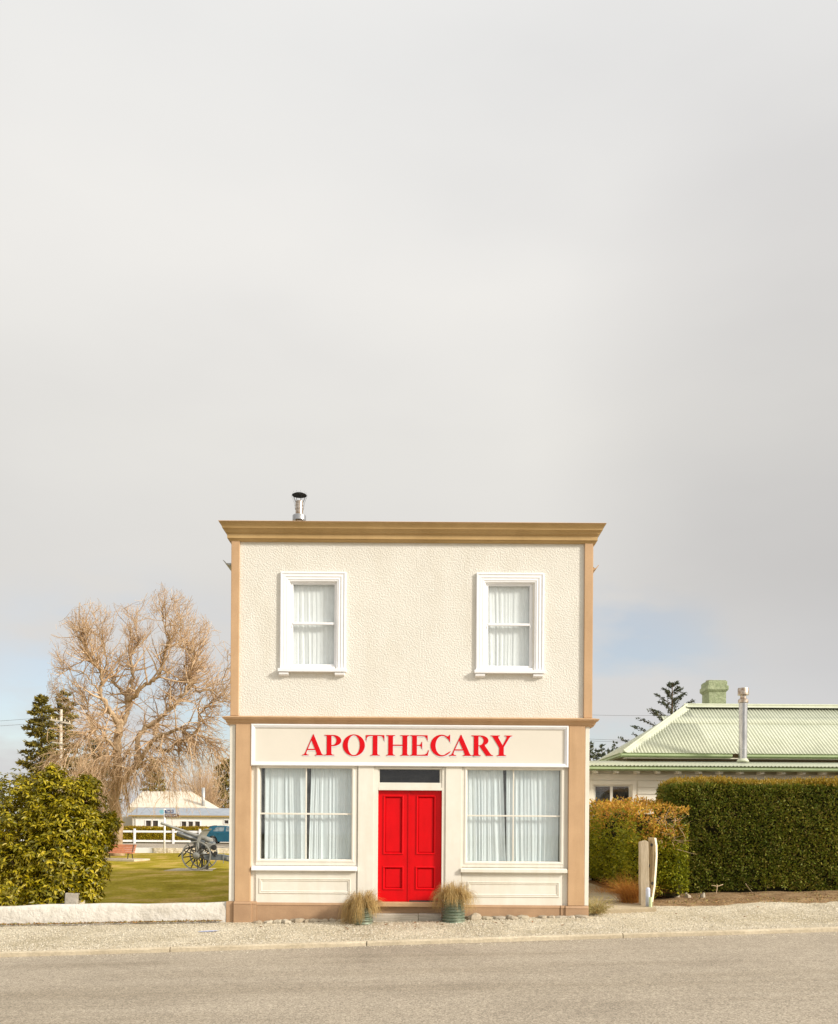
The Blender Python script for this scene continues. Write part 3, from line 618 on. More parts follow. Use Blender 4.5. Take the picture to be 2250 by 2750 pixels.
# big shop windows
CU = [[(711, 710, 821, 824, 7, 31), (836, 829, 952, 952, 9, 32)], [(1246, 1246, 1350, 1358.5, 8, 33), (1359.5, 1360, 1501, 1499, 11, 34)]]
GLs = [(697, 2063, 944, 2307), (1253.6, 2068, 1504, 2313.4)]
MUV = [(820, 823.3), (1376.3, 1379.8)]; MUH = [(2183, 2187.6), (2189, 2193)]
SIL = [(674.3, 958.6, 2324.5, 2338.3), (1236.8, 1523.5, 2329, 2343.6)]
for k in range(2):
    x0, x1, z0, z1 = SW[k]; g0, g1, h0, h1 = rect(*GLs[k], FY+.03)
    fm = MB()
    fm.box(x0, g0, FY-.02, FY+.12, z0+.005, z1-.004); fm.box(g1, x1, FY-.02, FY+.12, z0+.005, z1-.004)
    fm.box(g0+.0005, g1-.0005, FY-.02, FY+.12, h1, z1-.004); fm.box(g0+.0005, g1-.0005, FY-.02, FY+.12, z0+.005, h0)
    # inner bead
    fm2 = MB().frame(g0, g1, h0, h1, [(-.055, -.0+.021), (-.045, .03), (-.02, .03), (-.008, .022), (0, .012), (0.003, -.03)], FY)
    wn = bevel(fm.build('shop_window', 'cream', shop), .005)
    fm2.build('glazing_bead', 'cream', wn)
    mu = MB(); mv0, mv1 = at(MUV[k][0], 2190, FY+.02).x, at(MUV[k][1], 2190, FY+.02).x
    mh1, mh0 = at(900, MUH[k][0], FY+.02).z, at(900, MUH[k][1], FY+.02).z
    off = at(820 if k == 0 else 1378, 2190, FY).z-at(900, 2190, FY).z; mh0 += off; mh1 += off
    mu.box(mv0, mv1, FY+.015, FY+.045, h0, mh0-.0005); mu.box(mv0, mv1, FY+.015, FY+.045, mh1+.0005, h1); mu.box(g0+.001, g1-.001, FY+.017, FY+.045, mh0, mh1)
    bevel(mu.build('glazing_bar', 'cream', wn), .003)
    MB().box(g0-.001, g1+.001, FY+.032, FY+.036, h0-.001, h1+.001).build('glass', 'glass', wn)
    for (a, b, c_, d, fo, sd) in CU[k]:
        curtain('curtain', wn, a, b, c_, d, 2055, 2322, FY+.13, fo, .013, 'curtain', sd)
    s0, s1, t0, t1 = rect(SIL[k][0], SIL[k][2], SIL[k][1], SIL[k][3], FY-.10)
    sm = MB(); sm.add([(s0, FY-.10, t0), (s1, FY-.10, t0), (s1, FY+.0, t0), (s0, FY+.0, t0), (s0, FY-.10, t0+.062), (s1, FY-.10, t0+.062), (s1, FY-.0215, t0+.085), (s0, FY-.0215, t0+.085), (s1, FY, t0+.085), (s0, FY, t0+.085)],
        [(0, 1, 5, 4), (4, 5, 6, 7), (7, 6, 8, 9), (0, 3, 2, 1), (0, 4, 7, 9, 3), (1, 2, 8, 6, 5), (3, 9, 8, 2)])
    bevel(sm.build('sill', 'white' if k == 0 else 'cream', wn), .006)
    # bracket fillet under the sill and stallriser panel
    pm_ = MB(); q = [(687, 1189), (1239, 1509)][k]; e = [(696, 941), (1254.5, 1501.5)][k]; ey = [(2359, 2399.5), (2368, 2409)][k]
    p0, p1 = at(q[0], 2380, FY-.02).x, at(q[1] if k else 957, 2380, FY-.02).x
    i0, i1, j0, j1 = rect(e[0], ey[0], e[1], ey[1], FY-.02)
    zl = (ZP-.02 if k == 0 else ZPR)-.002
    pm_.box(p0, p1, FY-.022, FY+.003, zl, t0-.03)
    pn = bevel(pm_.build('panel', 'cream', shop), .003)
    pf = MB().frame(i0, i1, j0, j1, [(0, .022), (.0, .032), (.012, .036), (.02, .032), (.026, .0235), (.034, .0235), (.036, .034), (.05, .030), (.056, .0225)], FY)
    pf.build('panel_moulding', 'cream', pn)
    MB().box(p0, p1, FY-.04, FY-.0215, t0-.028, t0-.0005).build('sill_fillet', 'cream', pn)
# upper windows
for k in range(2):
    x0, x1, z0, z1 = UWO[k]; g0, g1, h0, h1 = UW[k]
    wd = x1-x0
    st = [(0, 0), (0, .065), (.014, .075), (.028, .075), (.036, .06), (.066, .056), (.072, .062), (.088, .062), (.094, .048), (.122, .046), (.128, .052), (.14, .050), (.146, .036), (.168, .034), (.174, .010), (.20, -.055), (.205, -.06)]
    st = [(i_, p_*.62 if p_ > 0 else p_) for i_, p_ in st]
    wn = MB().frame(x0, x1, z0, z1, st, FY, 'lrt').build('window', 'white', shop)
    sa = MB(); I = .175
    so_x0, so_x1, so_z0, so_z1 = x0+I, x1-I, z0+.05, z1-I
    mz = at((786+897)/2 if k == 0 else 1366, 1674.5 if k == 0 else 1677.5, FY+.03).z
    ys0, ys1 = FY+.035, FY+.085
    sa.box(so_x0, g0, ys0, ys1, so_z0, so_z1); sa.box(g1, so_x1, ys0, ys1, so_z0, so_z1)
    sa.box(g0+.0005, g1-.0005, ys0, ys1, so_z0, h0); sa.box(g0+.0005, g1-.0005, ys0, ys1, h1, so_z1); sa.box(g0+.0005, g1-.0005, ys0-.02, ys1, mz-.022, mz+.022)
    for xx in (g0-.02, g1+.02):   # sash horns
        sa.prism([(xx-.018, mz-.022), (xx+.018, mz-.022), (xx+.010, mz-.07), (xx-.002, mz-.085)], ys0-.016, ys0-.002)
    bevel(sa.build('sash', 'white', wn), .004)
    MB().box(g0-.001, g1+.001, ys0+.022, ys0+.026, h0-.001, h1+.001).build('glass', 'glass', wn)
    gp = [(786, 897, 1562, 1790), (1311, 1422, 1566, 1792)][k]
    curtain('curtain', wn, gp[0]-6, gp[0]-6, gp[1]+6, gp[1]+6, gp[2], gp[3], FY+.135, 7, .009, 'curtain2', 41+k)
    sl_ = MB(); sl_.box(x0-.03, x1+.02, FY-.105, FY+.03, z0-.062, z0-.002)
    sl_.box(x0+.205, x1-.205, FY-.002, FY+.06, z0-.002, z0+.05)
    for (a, b) in ((x0-.012, x0+.17), (x1-.20, x1-.015)): sl_.add([(a, FY-.085, z0-.065), (b, FY-.085, z0-.065), (b, FY, z0-.065), (a, FY, z0-.065), (a, FY-.08, z0-.115), (b, FY-.08, z0-.115), (b, FY, z0-.14), (a, FY, z0-.14)], [(0, 1, 2, 3), (7, 6, 5, 4), (4, 5, 1, 0), (5, 6, 2, 1), (6, 7, 3, 2), (7, 4, 0, 3)])
    bevel(sl_.build('sill', 'white', wn), .005)
# door
x0, x1, z0, z1 = DOOR
d0, d1, dz0, dz1 = rect(1014.6, 2122.7, 1185.5, 2421.5, FY+.05)
t0, t1, tz0, tz1 = rect(1019, 2066, 1180.7, 2102, FY+.03)
df = MB()
df.box(x0+.003, d0, FY-.02, FY+.16, z0+.02, z1-.004); df.box(d1, x1-.003, FY-.02, FY+.16, z0+.02, z1-.004)
df.box(d0+.0005, d1-.0005, FY-.022, FY+.16, dz1, dz1+.055); df.box(d0+.0005, d1-.0005, FY-.01, FY+.16, dz1+.0555, tz0); df.box(d0+.0005, d1-.0005, FY-.02, FY+.16, tz1, z1-.004)
df.box(d0+.0005, t0, FY+.0, FY+.14, tz0+.0005, tz1-.0005); df.box(t1, d1-.0005, FY+.0, FY+.14, tz0+.0005, tz1-.0005)
dfo = bevel(df.build('door_frame', 'cream', shop), .005)
MB().box(t0-.001, t1+.001, FY+.06, FY+.065, tz0-.001, tz1+.001).build('transom_glass', 'dirtyglass', dfo)
MB().box(d0, d1, FY+.155, FY+.158, tz0, tz1).build('transom_dark_sheet', 'dark', dfo)  # added dark sheet stands in for the unlit room behind the transom
xm = at(1098, 2270, FY+.05).x
PAN = [[(1029, 2136, 1083, 2294.5), (1028, 2326, 1083, 2389.5)], [(1117.5, 2136, 1169.5, 2295), (1115, 2327, 1169, 2389.5)]]
for k in range(2):
    a, b = (d0, xm-.002) if k == 0 else (xm+.002, d1)
    yd = FY+.045+.016*k; ph = []
    for p in PAN[k]:
        q = rect(*p, yd); ph.append((q[0]+.03, q[1]-.03, q[2]+.03, q[3]-.03))
    zb_ = dz0+(.004 if k == 0 else .028)
    lf = bevel(MB().wall(a+.002, b-.002, zb_, dz1-.003, ph, yd, yd+.045).build('door_leaf', 'red', shop), .003)
    for q in ph:
        MB().frame(q[0]-.03, q[1]+.03, q[2]-.03, q[3]+.03, [(0, 0), (0, .010), (.010, .016), (.022, .014), (.030, .002), (.040, -.012), (.05, -.012)], yd).build('panel_moulding', 'red', lf)
        MB().box(q[0]+.012, q[1]-.012, yd+.012, yd+.04, q[2]+.012, q[3]-.012).build('door_panel', 'red', lf)
    if k == 0: MB().box(xm-.016, xm+.012, yd-.012, yd-.001, zb_, dz1-.004).build('meeting_strip', 'red', lf)
# dark strip standing for the shaded gap under the right-hand leaf
MB().box(xm+.004, d1-.004, FY+.04, FY+.10, dz0+.003, dz0+.024).build('gap_shade_strip', 'gundark', shop)
a, b, c_, d = rect(1001, 2424, 1188, 2435.5, FY-.14)
bevel(MB().box(a, b, FY-.14, FY+.15, c_, dz0).build('threshold', 'tan', shop), .01)
MB().box(a+.02, b-.02, FY-.05, FY+.1, -.25, c_-.002).build('threshold_riser', 'plinth', shop)
# roof flue with cowl, its wire guard, side gutters
FLY = 20.0
fc = at(803.5, 1395, FLY); zb0 = fc.z
fl = MB(); r0 = .084
fl.lathe((fc.x, FLY, 0), [(r0, 7.0), (r0, zb0+.22), (r0*1.08, zb0+.225), (r0*1.08, zb0+.25), (r0, zb0+.255), (r0, zb0+.30), (r0*1.06, zb0+.305), (r0*1.06, zb0+.325), (r0, zb0+.33), (r0, zb0+.40)], 24)
flo = fl.build('flue', 'rust', shop); smooth(flo).modifiers.new('e', 'EDGE_SPLIT').split_angle = .6
MB().lathe((fc.x, FLY, 0), [(.15, zb0-.03), (.15, zb0+.07), (.145, zb0+.085), (.09, zb0+.095)], 28).build('collar', 'steel', flo)
ct = zb0+.545
cw = MB(); cw.lathe((fc.x, FLY, 0), [(.165, ct-.012), (.158, ct), (.10, ct+.03), (.03, ct+.045)], 28, cap=False); cw.lathe((fc.x, FLY, 0), [(.162, ct-.012), (.15, ct-.008), (.0001, ct+.01)], 28, cap=False)
cwo = cw.build('cowl', 'cowl_black', flo); cwo.rotation_euler = (0, 0, 0)
st = MB()
for t in (0.5, 2.2, 3.6, 5.2): st.tube([(fc.x+.075*math.cos(t), FLY+.075*math.sin(t), zb0+.36), (fc.x+.15*math.cos(t), FLY+.15*math.sin(t), ct)], .006, 6)
for j in range(10):
    t = j*2*PI/10; st.tube([(fc.x+.088*math.cos(t), FLY+.088*math.sin(t), zb0+.20), (fc.x+.12*math.cos(t), FLY+.12*math.sin(t), zb0+.38), (fc.x+.178*math.cos(t), FLY+.178*math.sin(t), ct-.02), (fc.x+.14*math.cos(t), FLY+.14*math.sin(t), ct+.06)], .0016, 4)
st.build('cowl_stay', 'cowl_black', flo)
for sgn, pxo, py in ((-1, 607, 1518), (1, 1600, 1531)):
    p = at(pxo, py, FY+.45); x_in = XL+.0 if sgn < 0 else XR+.0
    gm = MB(); w = abs(p.x-x_in)+.03
    gm.prism([(x_in, p.z-.055), (x_in+sgn*w*.35, p.z-.055), (x_in+sgn*w*.75, p.z-.01), (x_in+sgn*w, p.z+.055), (x_in+sgn*(w-.012), p.z+.06), (x_in+sgn*w*.7, p.z+.0), (x_in, p.z-.0)], FY+.3, SB)
    gm.build('gutter', 'galv' if sgn < 0 else 'tan', shop)
# timber step, stones along the foot of the front, pots of grass
g0x, g1x = at(1000, 2450, FY-.15).x, at(1186, 2450, FY-.15).x
stp = MB(); ns = 14
for (a, b, zt, zb, yo) in ((g0x, g0x+(g1x-g0x)*.66, .085, -.1, .0), (g0x+(g1x-g0x)*.664, g1x, .09, -.1, .006)):
    stp.box(a, b, FY-.30+yo, FY-.075, zb, zt)
o = stp.build('timber_step', 'wood_grey', None, ((g0x+g1x)/2, FY-.2, 0)); bevel(o, .012)
tag(o, 'weathered grey timber step in front of the red double doors', 'step')
rs = random.Random(21)
def stone(name, x, y, w, d, h, label, group, seed, m='stone'):
    r = random.Random(seed); n = 11; vs = []; zb = footz(x, y) if y < 17.4 else gz(x, y)
    R_ = [1+r.uniform(-.22, .22) for _ in range(n)]
    ty = r.uniform(-.35, .35); lev = [(.9, -.4), (1.0, .1), (.97, .5), (.80, .85), (.40, .95+r.uniform(-.05, .1))]
    for s_, hz in lev:
        for j in range(n):
            t = 2*PI*j/n; vs.append((x+w/2*s_*R_[j]*math.cos(t), y+d/2*s_*R_[(j+3) % n]*math.sin(t), zb+h*hz*(1+ty*math.cos(t))+(r.uniform(-.005, .005) if hz > .4 else 0)))
    fs = [(i*n+j, i*n+(j+1) % n, (i+1)*n+(j+1) % n, (i+1)*n+j) for i in range(4) for j in range(n)] + [tuple(range(4*n, 5*n))]
    o = MB().add(vs, fs).build(name, m, None, (x, y, zb)); bevel(o, .008)
    return tag(o, label, 'stone', group)
ordn = ['first', 'second', 'third', 'fourth', 'fifth', 'sixth', 'seventh', 'eighth', 'ninth', 'tenth']
SL = [(691, 24, 5), (722, 24, 7), (748, 26, 8), (771, 22, 9), (798, 33, 12), (823, 18, 8), (846, 27, 10), (870, 25, 8), (895, 24, 8), (918, 20, 9)]
for i, (px, w, h) in enumerate(SL):
    p = at(px, 2470, FY-.12)
    lab = f'flat stone by the shop foot, {ordn[9-i]} one left of the left grass pot' if px != 798 else 'largest domed stone by the shop foot left of the grass pots'
    stone('foot_stone', p.x, FY-.14-rs.uniform(0, .05), w*.0085, .18+rs.uniform(0, .06), h*.0062, lab, 'stones along the foot of the shop', 100+i)
SR = [(1268, 38, 15), (1308, 34, 8), (1341, 36, 9), (1374, 29, 10), (1402, 32, 9), (1455, 20, 8), (1478, 20, 7), (1503, 30, 6), (1532, 24, 5), (1561, 38, 8)]
for i, (px, w, h) in enumerate(SR):
    p = at(px, 2460, FY-.12)
    lab = f'flat stone by the shop foot, {ordn[i]} one right of the right grass pot' if i else 'thick rounded pale stone touching the right grass pot'
    stone('foot_stone', p.x, FY-.15-rs.uniform(0, .05), w*.0085, .18+rs.uniform(0, .06), h*.0062, lab, 'stones along the foot of the shop', 140+i)

def grass_pot(px, py, wpx, hpx, label, seed, skirt, uneven):
    p = at(px, py, FY-.42); x, y = p.x, FY-.42; zb = footz(x, y)-.008
    t = thing('potted_grass', label, 'potted plant', (x, y, zb), 'pots of dry grass beside the door')
    s = 1/F*y; R_ = wpx*s/2; H = hpx*s; prof = []; nr_ = 8 if seed == 1 else 4
    for i in range(nr_*8+1):
        f = i/(nr_*8); rr_ = R_*(1-.13*f) + .012*math.cos(f*nr_*2*PI)*(1 if .06 < f < .97 else 0); prof.append((rr_, zb+f*H))
    prof += [(R_*.87, zb+H), (R_*.80, zb+H), (R_*.78, zb+H-.05), (.001, zb+H-.04)]
    smooth(MB().lathe((x, y, 0), prof, 40).build('pot', 'pot', t))
    r = np.random.default_rng(seed); n = 1700; K = 9
    a = r.uniform(0, 2*PI, n); r0 = R_*.6*np.sqrt(r.uniform(0, 1, n)); base = np.stack([x+r0*np.cos(a), y+r0*np.sin(a), np.full(n, zb+H-.03)], 1)
    a2 = a + r.normal(0, .35, n); L_ = r.uniform(.32, .66, n); lift = r.uniform(.10, .31, n)*(1+.4*r.normal(size=n).clip(-1, 1)); reach = R_*.5 + r.uniform(.04, .30, n)*(.6+.4*(lift < .26))
    # clumps that hang in locks
    lock = np.round(a2*7/(2*PI))*2*PI/7 + .2; a2 = a2*.55 + lock*.45
    tt = np.linspace(0, 1, K)[None, :]
    drop = lift[:, None]*np.sin(np.minimum(tt*1.25, 1)*PI*.5)*1.15 - (np.clip(tt-.35, 0, 1)**1.35)*(L_[:, None]*1.1+lift[:, None]*.8)*skirt*uneven(a2)[:, None]
    out = reach[:, None]*(1-(1-tt)**2)
    P = np.stack([base[:, 0, None]+out*np.cos(a2)[:, None]+.012*np.sin(tt*9+a[:, None]*5), base[:, 1, None]+out*np.sin(a2)[:, None], base[:, 2, None]+drop], -1)
    P[..., 2] = np.maximum(P[..., 2], footz(x, y)+.01)
    Wd = np.repeat((.0048*(1-.7*tt)), n, 0)
    sd = unit(np.stack([-np.sin(a2), np.cos(a2), r.normal(0, .5, n)], 1))
    V1 = ribbons(P, Wd, sd)
    m_ = 34; a = r.uniform(0, 2*PI, m_); Lg = r.uniform(.2, .42, m_)
    P = np.stack([x+(R_*.2+.5*Lg[:, None]*tt**1.5)*np.cos(a)[:, None], y+(R_*.2+.5*Lg[:, None]*tt**1.5)*np.sin(a)[:, None], zb+H+Lg[:, None]*(1.25*tt-.35*tt**3)+.02], -1)
    V2 = ribbons(P, np.repeat(.005*(1-.75*tt), m_, 0), unit(np.stack([-np.sin(a), np.cos(a), 0*a], 1)))
    v, f = merge([V1, V2]); np_mesh('grass', v, f, 'straw', t)
grass_pot(972, 2468, 58, 44, 'squat green pot of straw grass hanging over its rim, left of the door', 2, 1.0, lambda a: .95-.42*np.cos(a))
grass_pot(1218, 2466, 62, 62, 'ribbed green iron pot of straw grass, right of the red doors', 1, .85, lambda a: .62+.40*np.abs(np.cos(a+.15)))

# fallen leaves on the gravel
rl = random.Random(8)
LP = [(1114, 2480), (1036, 2484), (1116, 2489), (1124, 2494), (1174, 2480), (1187, 2484), (1207, 2478), (1258, 2480), (1297, 2483), (1330, 2479), (1349, 2481), (1430, 2478), (1510, 2486), (930, 2493), (934, 2497), (858, 2477), (1816, 2454), (1890, 2466), (2000, 2462), (2035, 2438), (700, 2490), (1115, 2495), (1290, 2467)]
for i, (px, py) in enumerate(LP):
    p = at(px, py, 16); z0 = -.02+.0245*p.x-.0
    Y = 16.2
    for _ in range(6):
        q = at(px, py, Y); Y *= (CAMZ-footz(q.x, min(Y, 17.4)))/(CAMZ-q.z)
    q = at(px, py, Y); a = rl.uniform(0, 6.28); s_ = rl.uniform(.022, .045)
    zz = footz(q.x, min(Y, 17.4))+.006; ca, sa_ = math.cos(a), math.sin(a); vs = []
    for (u, v, h) in ((-1, 0, .2), (-.3, .42, .55), (.5, .36, .5), (1.1, 0, .9), (.5, -.36, .4), (-.3, -.42, .6), (0, 0, .05)): vs.append((q.x+s_*(u*ca-v*sa_), Y+s_*(u*sa_+v*ca), zz+s_*h*.7))
    o = MB().add(vs, [(0, 6, 1), (1, 6, 2), (2, 6, 3), (3, 6, 4), (4, 6, 5), (5, 6, 0)]).build('fallen_leaf', 'leaf_dead', None, (q.x, Y, zz))
    tag(o, 'small curled brown leaf lying on the pale gravel', 'leaf', 'fallen leaves on the gravel')

# ------------------------------------------------------------------ left: low white wall, broad-leaved shrub, stone block
xw = lin(-40, XL-.06, 200); V = []; Fq = []
for x in xw:
    top = .352+.0245*x + .012*math.sin(x*1.7)+.006*math.sin(x*5.1); bt = gz(x)-.15
    bul = .02*math.sin(x*2.2)
    for (yy, z) in ((-.02+bul, bt), (-.015+bul, bt+.2), (.0+bul*.7, top-.10), (.012, top-.03), (.035, top-.004), (.10, top+.004), (.20, top), (.235, top-.03), (.24, bt-.3)): V.append((x, FY-.035+yy, z))
for i in range(len(xw)-1):
    for j in range(8): Fq.append((i*9+j, (i+1)*9+j, (i+1)*9+j+1, i*9+j+1))
o = smooth(np_mesh('garden_wall', V, Fq, 'render', None, (-8, FY, 0))); tag(o, 'low whitewashed rough rendered wall between gravel and lawn', 'wall')
p0 = at(172, 2430, 18.0); p1 = at(206, 2398, 18.0)
bb = MB().obox(((p0.x+p1.x)/2, 18.1, (LZ+p1.z)/2), (p1.x-p0.x, .3, p1.z-LZ), rz=.12, ry=.05)
o = bevel(bb.build('stone_block', 'stone_block', None, ((p0.x+p1.x)/2, 18.1, LZ)), .02); tag(o, 'grey upright stone block standing under the glossy shrub', 'stone block')
p0 = at(205, 2425, 18.05); p1 = at(222, 2419, 18.05)
o = MB().obox(((p0.x+p1.x)/2, 18.15, (p0.z+p1.z)/2-.15), (.16, .12, .36), rz=.2).build('edging_stone', 'cast', None, (p0.x, 18.15, LZ)); tag(o, 'small pale edging stone right of the grey block', 'stone')

def shrub_leaves(name, centers, radii, n_ros, per, Lm, Wm, m, parent, seed, zmin=None, droop=.35, noise=.16):
    r = np.random.default_rng(seed); C = []; D = []; Nn = []; Ls = []
    for (c, rad, k) in zip(centers, radii, n_ros):
        d = unit(r.normal(size=(k, 3))); s_ = r.uniform(.72, 1.03, k)
        s_ = s_*(1+noise*vnoise(d*2+np.array(c), 1.7, seed))
        pts = np.array(c)+d*np.array(rad)*s_[:, None]
        if zmin is not None:
            ok = pts[:, 2] > zmin; pts, d = pts[ok], d[ok]
        axis = unit(d*.8+np.array([0, 0, .75])+r.normal(0, .25, d.shape))
        for j in range(per):
            a = 2*PI*j/per + r.uniform(0, 1, len(pts))
            u = unit(np.cross(axis, np.array([.3, .5, .8]))); v = np.cross(axis, u)
            dr = unit(u*np.cos(a)[:, None]+v*np.sin(a)[:, None]+axis*r.uniform(-.35, .75, len(pts))[:, None]-np.array([0, 0, 1])*droop)
            C.append(pts+dr*.012); D.append(dr); Nn.append(axis+r.normal(0, .25, axis.shape)); Ls.append(r.uniform(.55, 1.25, len(pts)))
    C, D, Nn, Ls = map(np.concatenate, (C, D, Nn, Ls))
    v, f = leaf_arrays(C, D, Nn, Lm*Ls, Wm*Ls)
    return np_mesh(name, v, f, m, parent)
sh = thing('broad_leaved_shrub', 'large glossy yellow green broad leaved shrub behind the white wall', 'shrub', (-7.6, 18.6, LZ))
cs = []; rd = []; kn_ = []
for (px, py, r_, Yc) in ((150, 2165, .72, 18.8), (215, 2155, .52, 18.7), (240, 2235, .48, 18.5), (264, 2255, .28, 18.55), (200, 2320, .68, 18.4), (244, 2335, .36, 18.5), (150, 2300, .75, 18.5),
                         (222, 2395, .38, 18.35), (135, 2395, .52, 18.25), (60, 2200, .95, 18.9), (40, 2370, .8, 18.5), (-40, 2240, 1.05, 19.0), (190, 2230, .6, 18.45), (296, 2205, .17, 18.6), (232, 2105, .2, 18.7), (140, 2085, .25, 18.8)):
    p = at(px, py, Yc); cs.append(tuple(p)); rd.append((r_, r_*.8, r_*1.0)); kn_.append(int(680*r_**1.6)+30)
shrub_leaves('foliage', cs, rd, kn_, 7, .115, .046, 'rhodo', sh, 5, zmin=.0, noise=.26)
rb = random.Random(4); sm_ = MB()
for i in range(46):
    ci = rb.randrange(len(cs)); c = cs[ci]; q_ = rd[ci][0]*.55; e = Vector(c)+Vector((rb.uniform(-q_, q_), rb.uniform(-q_, q_), rb.uniform(-q_, q_)))
    b_ = Vector((-7.6+rb.uniform(-.4, .4), 18.7+rb.uniform(-.2, .2), LZ)); mid = (b_+e)/2+Vector((rb.uniform(-.3, .3), 0, .1))
    sm_.tube([b_, mid, e], [.03, .02, .006], 6)
sm_.build('stems', 'stem', sh)

# ------------------------------------------------------------------ big bare tree
TY = 57.0; K57 = TY/F
def c1(cx, cy, dy=0): return at(100+cx*.31106, 1550+cy*.311, TY+dy)
tb = c1(690, 2310); tree = thing('bare_tree', 'huge spreading bare winter tree with drooping twigs behind the red bench', 'tree', (tb.x, TY, LZ))
limbs = [
 ([(690, 2420), (695, 2150), (670, 1900), (690, 1700), (690, 1560), (690, 1400), (710, 1270), (690, 1200)], 66, 46, 0, 0),
 ([(700, 1260), (640, 1180), (590, 1090), (545, 1000), (560, 900), (540, 800), (500, 740), (450, 680), (390, 560), (365, 440), (360, 300)], 36, 4, -1.0, -2.5),
 ([(700, 1290), (745, 1235), (775, 1170), (785, 1060), (800, 960), (820, 830), (805, 700), (830, 620), (865, 570), (850, 440), (830, 320)], 38, 3, .5, 1.5),
 ([(785, 1070), (850, 1020), (930, 930), (1000, 890), (1080, 800), (1100, 680), (1130, 590), (1140, 550), (1100, 400), (1080, 280), (1040, 150)], 28, 3, 0, -2),
 ([(780, 1040), (730, 980), (680, 930), (650, 880), (590, 830), (600, 700), (560, 560), (530, 400)], 26, 4, 1.5, 3),
 ([(720, 1780), (800, 1690), (850, 1620), (860, 1500), (880, 1380), (930, 1290), (1010, 1260), (1100, 1185), (1200, 1090), (1270, 1000), (1310, 900), (1335, 780), (1345, 650), (1240, 590), (1235, 480), (1240, 340)], 44, 5, -.8, 1.5),
 ([(860, 1630), (960, 1480), (1025, 1380), (1130, 1345), (1240, 1315), (1320, 1380), (1400, 1270), (1420, 1180), (1500, 1090), (1640, 1050)], 30, 6, -1.5, -3),
 ([(1030, 1480), (1130, 1500), (1200, 1430), (1290, 1390), (1400, 1370), (1500, 1440), (1560, 1560)], 22, 5, -1, -2),
 ([(690, 1800), (640, 1690), (560, 1560), (530, 1420), (480, 1280), (440, 1200), (440, 1100), (400, 980)], 34, 6, .8, 2),
 ([(640, 1640), (560, 1570), (480, 1630), (380, 1690), (250, 1630), (170, 1540)], 18, 5, -1.8, -3.5),
 ([(1310, 900), (1400, 985), (1500, 960), (1560, 1010), (1660, 1010)], 16, 4, 1, 1.5),
 ([(1345, 650), (1300, 640), (1400, 560), (1420, 430), (1500, 380)], 12, 3, 1.5, 2.5),
 ([(1010, 1400), (1030, 1300), (1000, 1270), (1110, 1150), (1100, 1050), (1190, 980), (1080, 860)], 18, 4, 1.6, 2.5),
 ([(1330, 780), (1270, 760), (1290, 850), (1240, 900)], 10, 4, 1.5, 2),
 ([(690, 1500), (600, 1400), (540, 1300), (480, 1340), (380, 1400), (300, 1500)], 18, 4, -2, -4),
 ([(760, 1720), (900, 1620), (1010, 1560), (1120, 1620), (1200, 1750)], 18, 4, -2, -4),
 ([(545, 1010), (470, 900), (380, 820), (280, 800), (180, 830)], 12, 3, -1.5, -3),
 ([(700, 1650), (760, 1560), (800, 1500), (790, 1640)], 12, 4, -1.5, -2),
 ([(440, 1140), (330, 1090), (230, 1040), (150, 980)], 11, 3, 2, 3),
 ([(1640, 1050), (1600, 900), (1640, 760), (1640, 620)], 9, 3, -2, -2.5),
]
def cat_rom(P, k):
    P = np.array(P); P = np.vstack([2*P[0]-P[1], P, 2*P[-1]-P[-2]]); out = []
    for i in range(1, len(P)-2):
        for t in np.linspace(0, 1, k, endpoint=False):
            out.append(.5*((2*P[i]) + (P[i+1]-P[i-1])*t + (2*P[i-1]-5*P[i]+4*P[i+1]-P[i+2])*t*t + (3*P[i]-P[i-1]-3*P[i+1]+P[i+2])*t**3))
    out.append(P[-2]); return np.array(out)
trunk = MB(); pool = []
for li, (pts, ra, rb_, d0, d1) in enumerate(limbs):
    w = [tuple(c1(x, y, d0+(d1-d0)*i/(len(pts)-1))) for i, (x, y) in enumerate(pts)]
    pth_ = cat_rom(w, 5); n = len(pth_)
    pth_[1:] += RNG.normal(0, .05, (n-1, 3))*(1 if li else .6)
    sc = .311*K57/2*1.4; rad = [(ra+(rb_-ra)*(i/(n-1))**.8)*sc*(1+.12*math.sin(i*1.7+li)) for i in range(n)]
    if li == 0: rad[0] *= 1.5; rad[1] *= 1.2
    trunk.tube([Vector(p) for p in pth_], rad, 9 if li < 9 else 7)
    T = unit(np.gradient(pth_, axis=0))
    for i in range(n):
        if li == 0 and pth_[i][2] < 2.0: continue
        pool.append((pth_[i], T[i], rad[i], i/(n-1)))
smooth(trunk.build('trunk', 'bark', tree))
PP = np.array([p[0] for p in pool]); PT = np.array([p[1] for p in pool]); PR = np.array([p[2] for p in pool]); PF = np.array([p[3] for p in pool])
ctr = np.array(c1(820, 1350))
def spawn(base, tang, n_, Lr, Kk, r0, r1, spread, up, seed, droop_fn, tip):
    r = np.random.default_rng(seed); N_ = len(base)
    out = unit(base-ctr)
    d = unit(tang*.55*tip + r.normal(0, spread, (N_, 3)) + out*.55 + np.array([0, 0, 1])*up)
    Lg = r.uniform(*Lr, N_); g_ = droop_fn(base)
    P = np.zeros((N_, Kk, 3)); P[:, 0] = base; cur = d
    for k in range(1, Kk):
        cur = unit(cur + r.normal(0, .11, (N_, 3)) + np.array([0, 0, 1])*g_[:, None])
        P[:, k] = P[:, k-1]+cur*(Lg/(Kk-1))[:, None]
    R_ = (r0[:, None]*(1-np.linspace(0, 1, Kk)[None, :]) + r1*np.linspace(0, 1, Kk)[None, :])
    return P, R_
zlo, zhi = 3.0, 10.5
def droop(b): return np.interp(b[:, 2], [2, 6, 9, 13], [-.28, -.13, .01, .09]) - .03*np.clip(np.abs(b[:, 0]-ctr[0])-4, 0, 3)
r = np.random.default_rng(77)
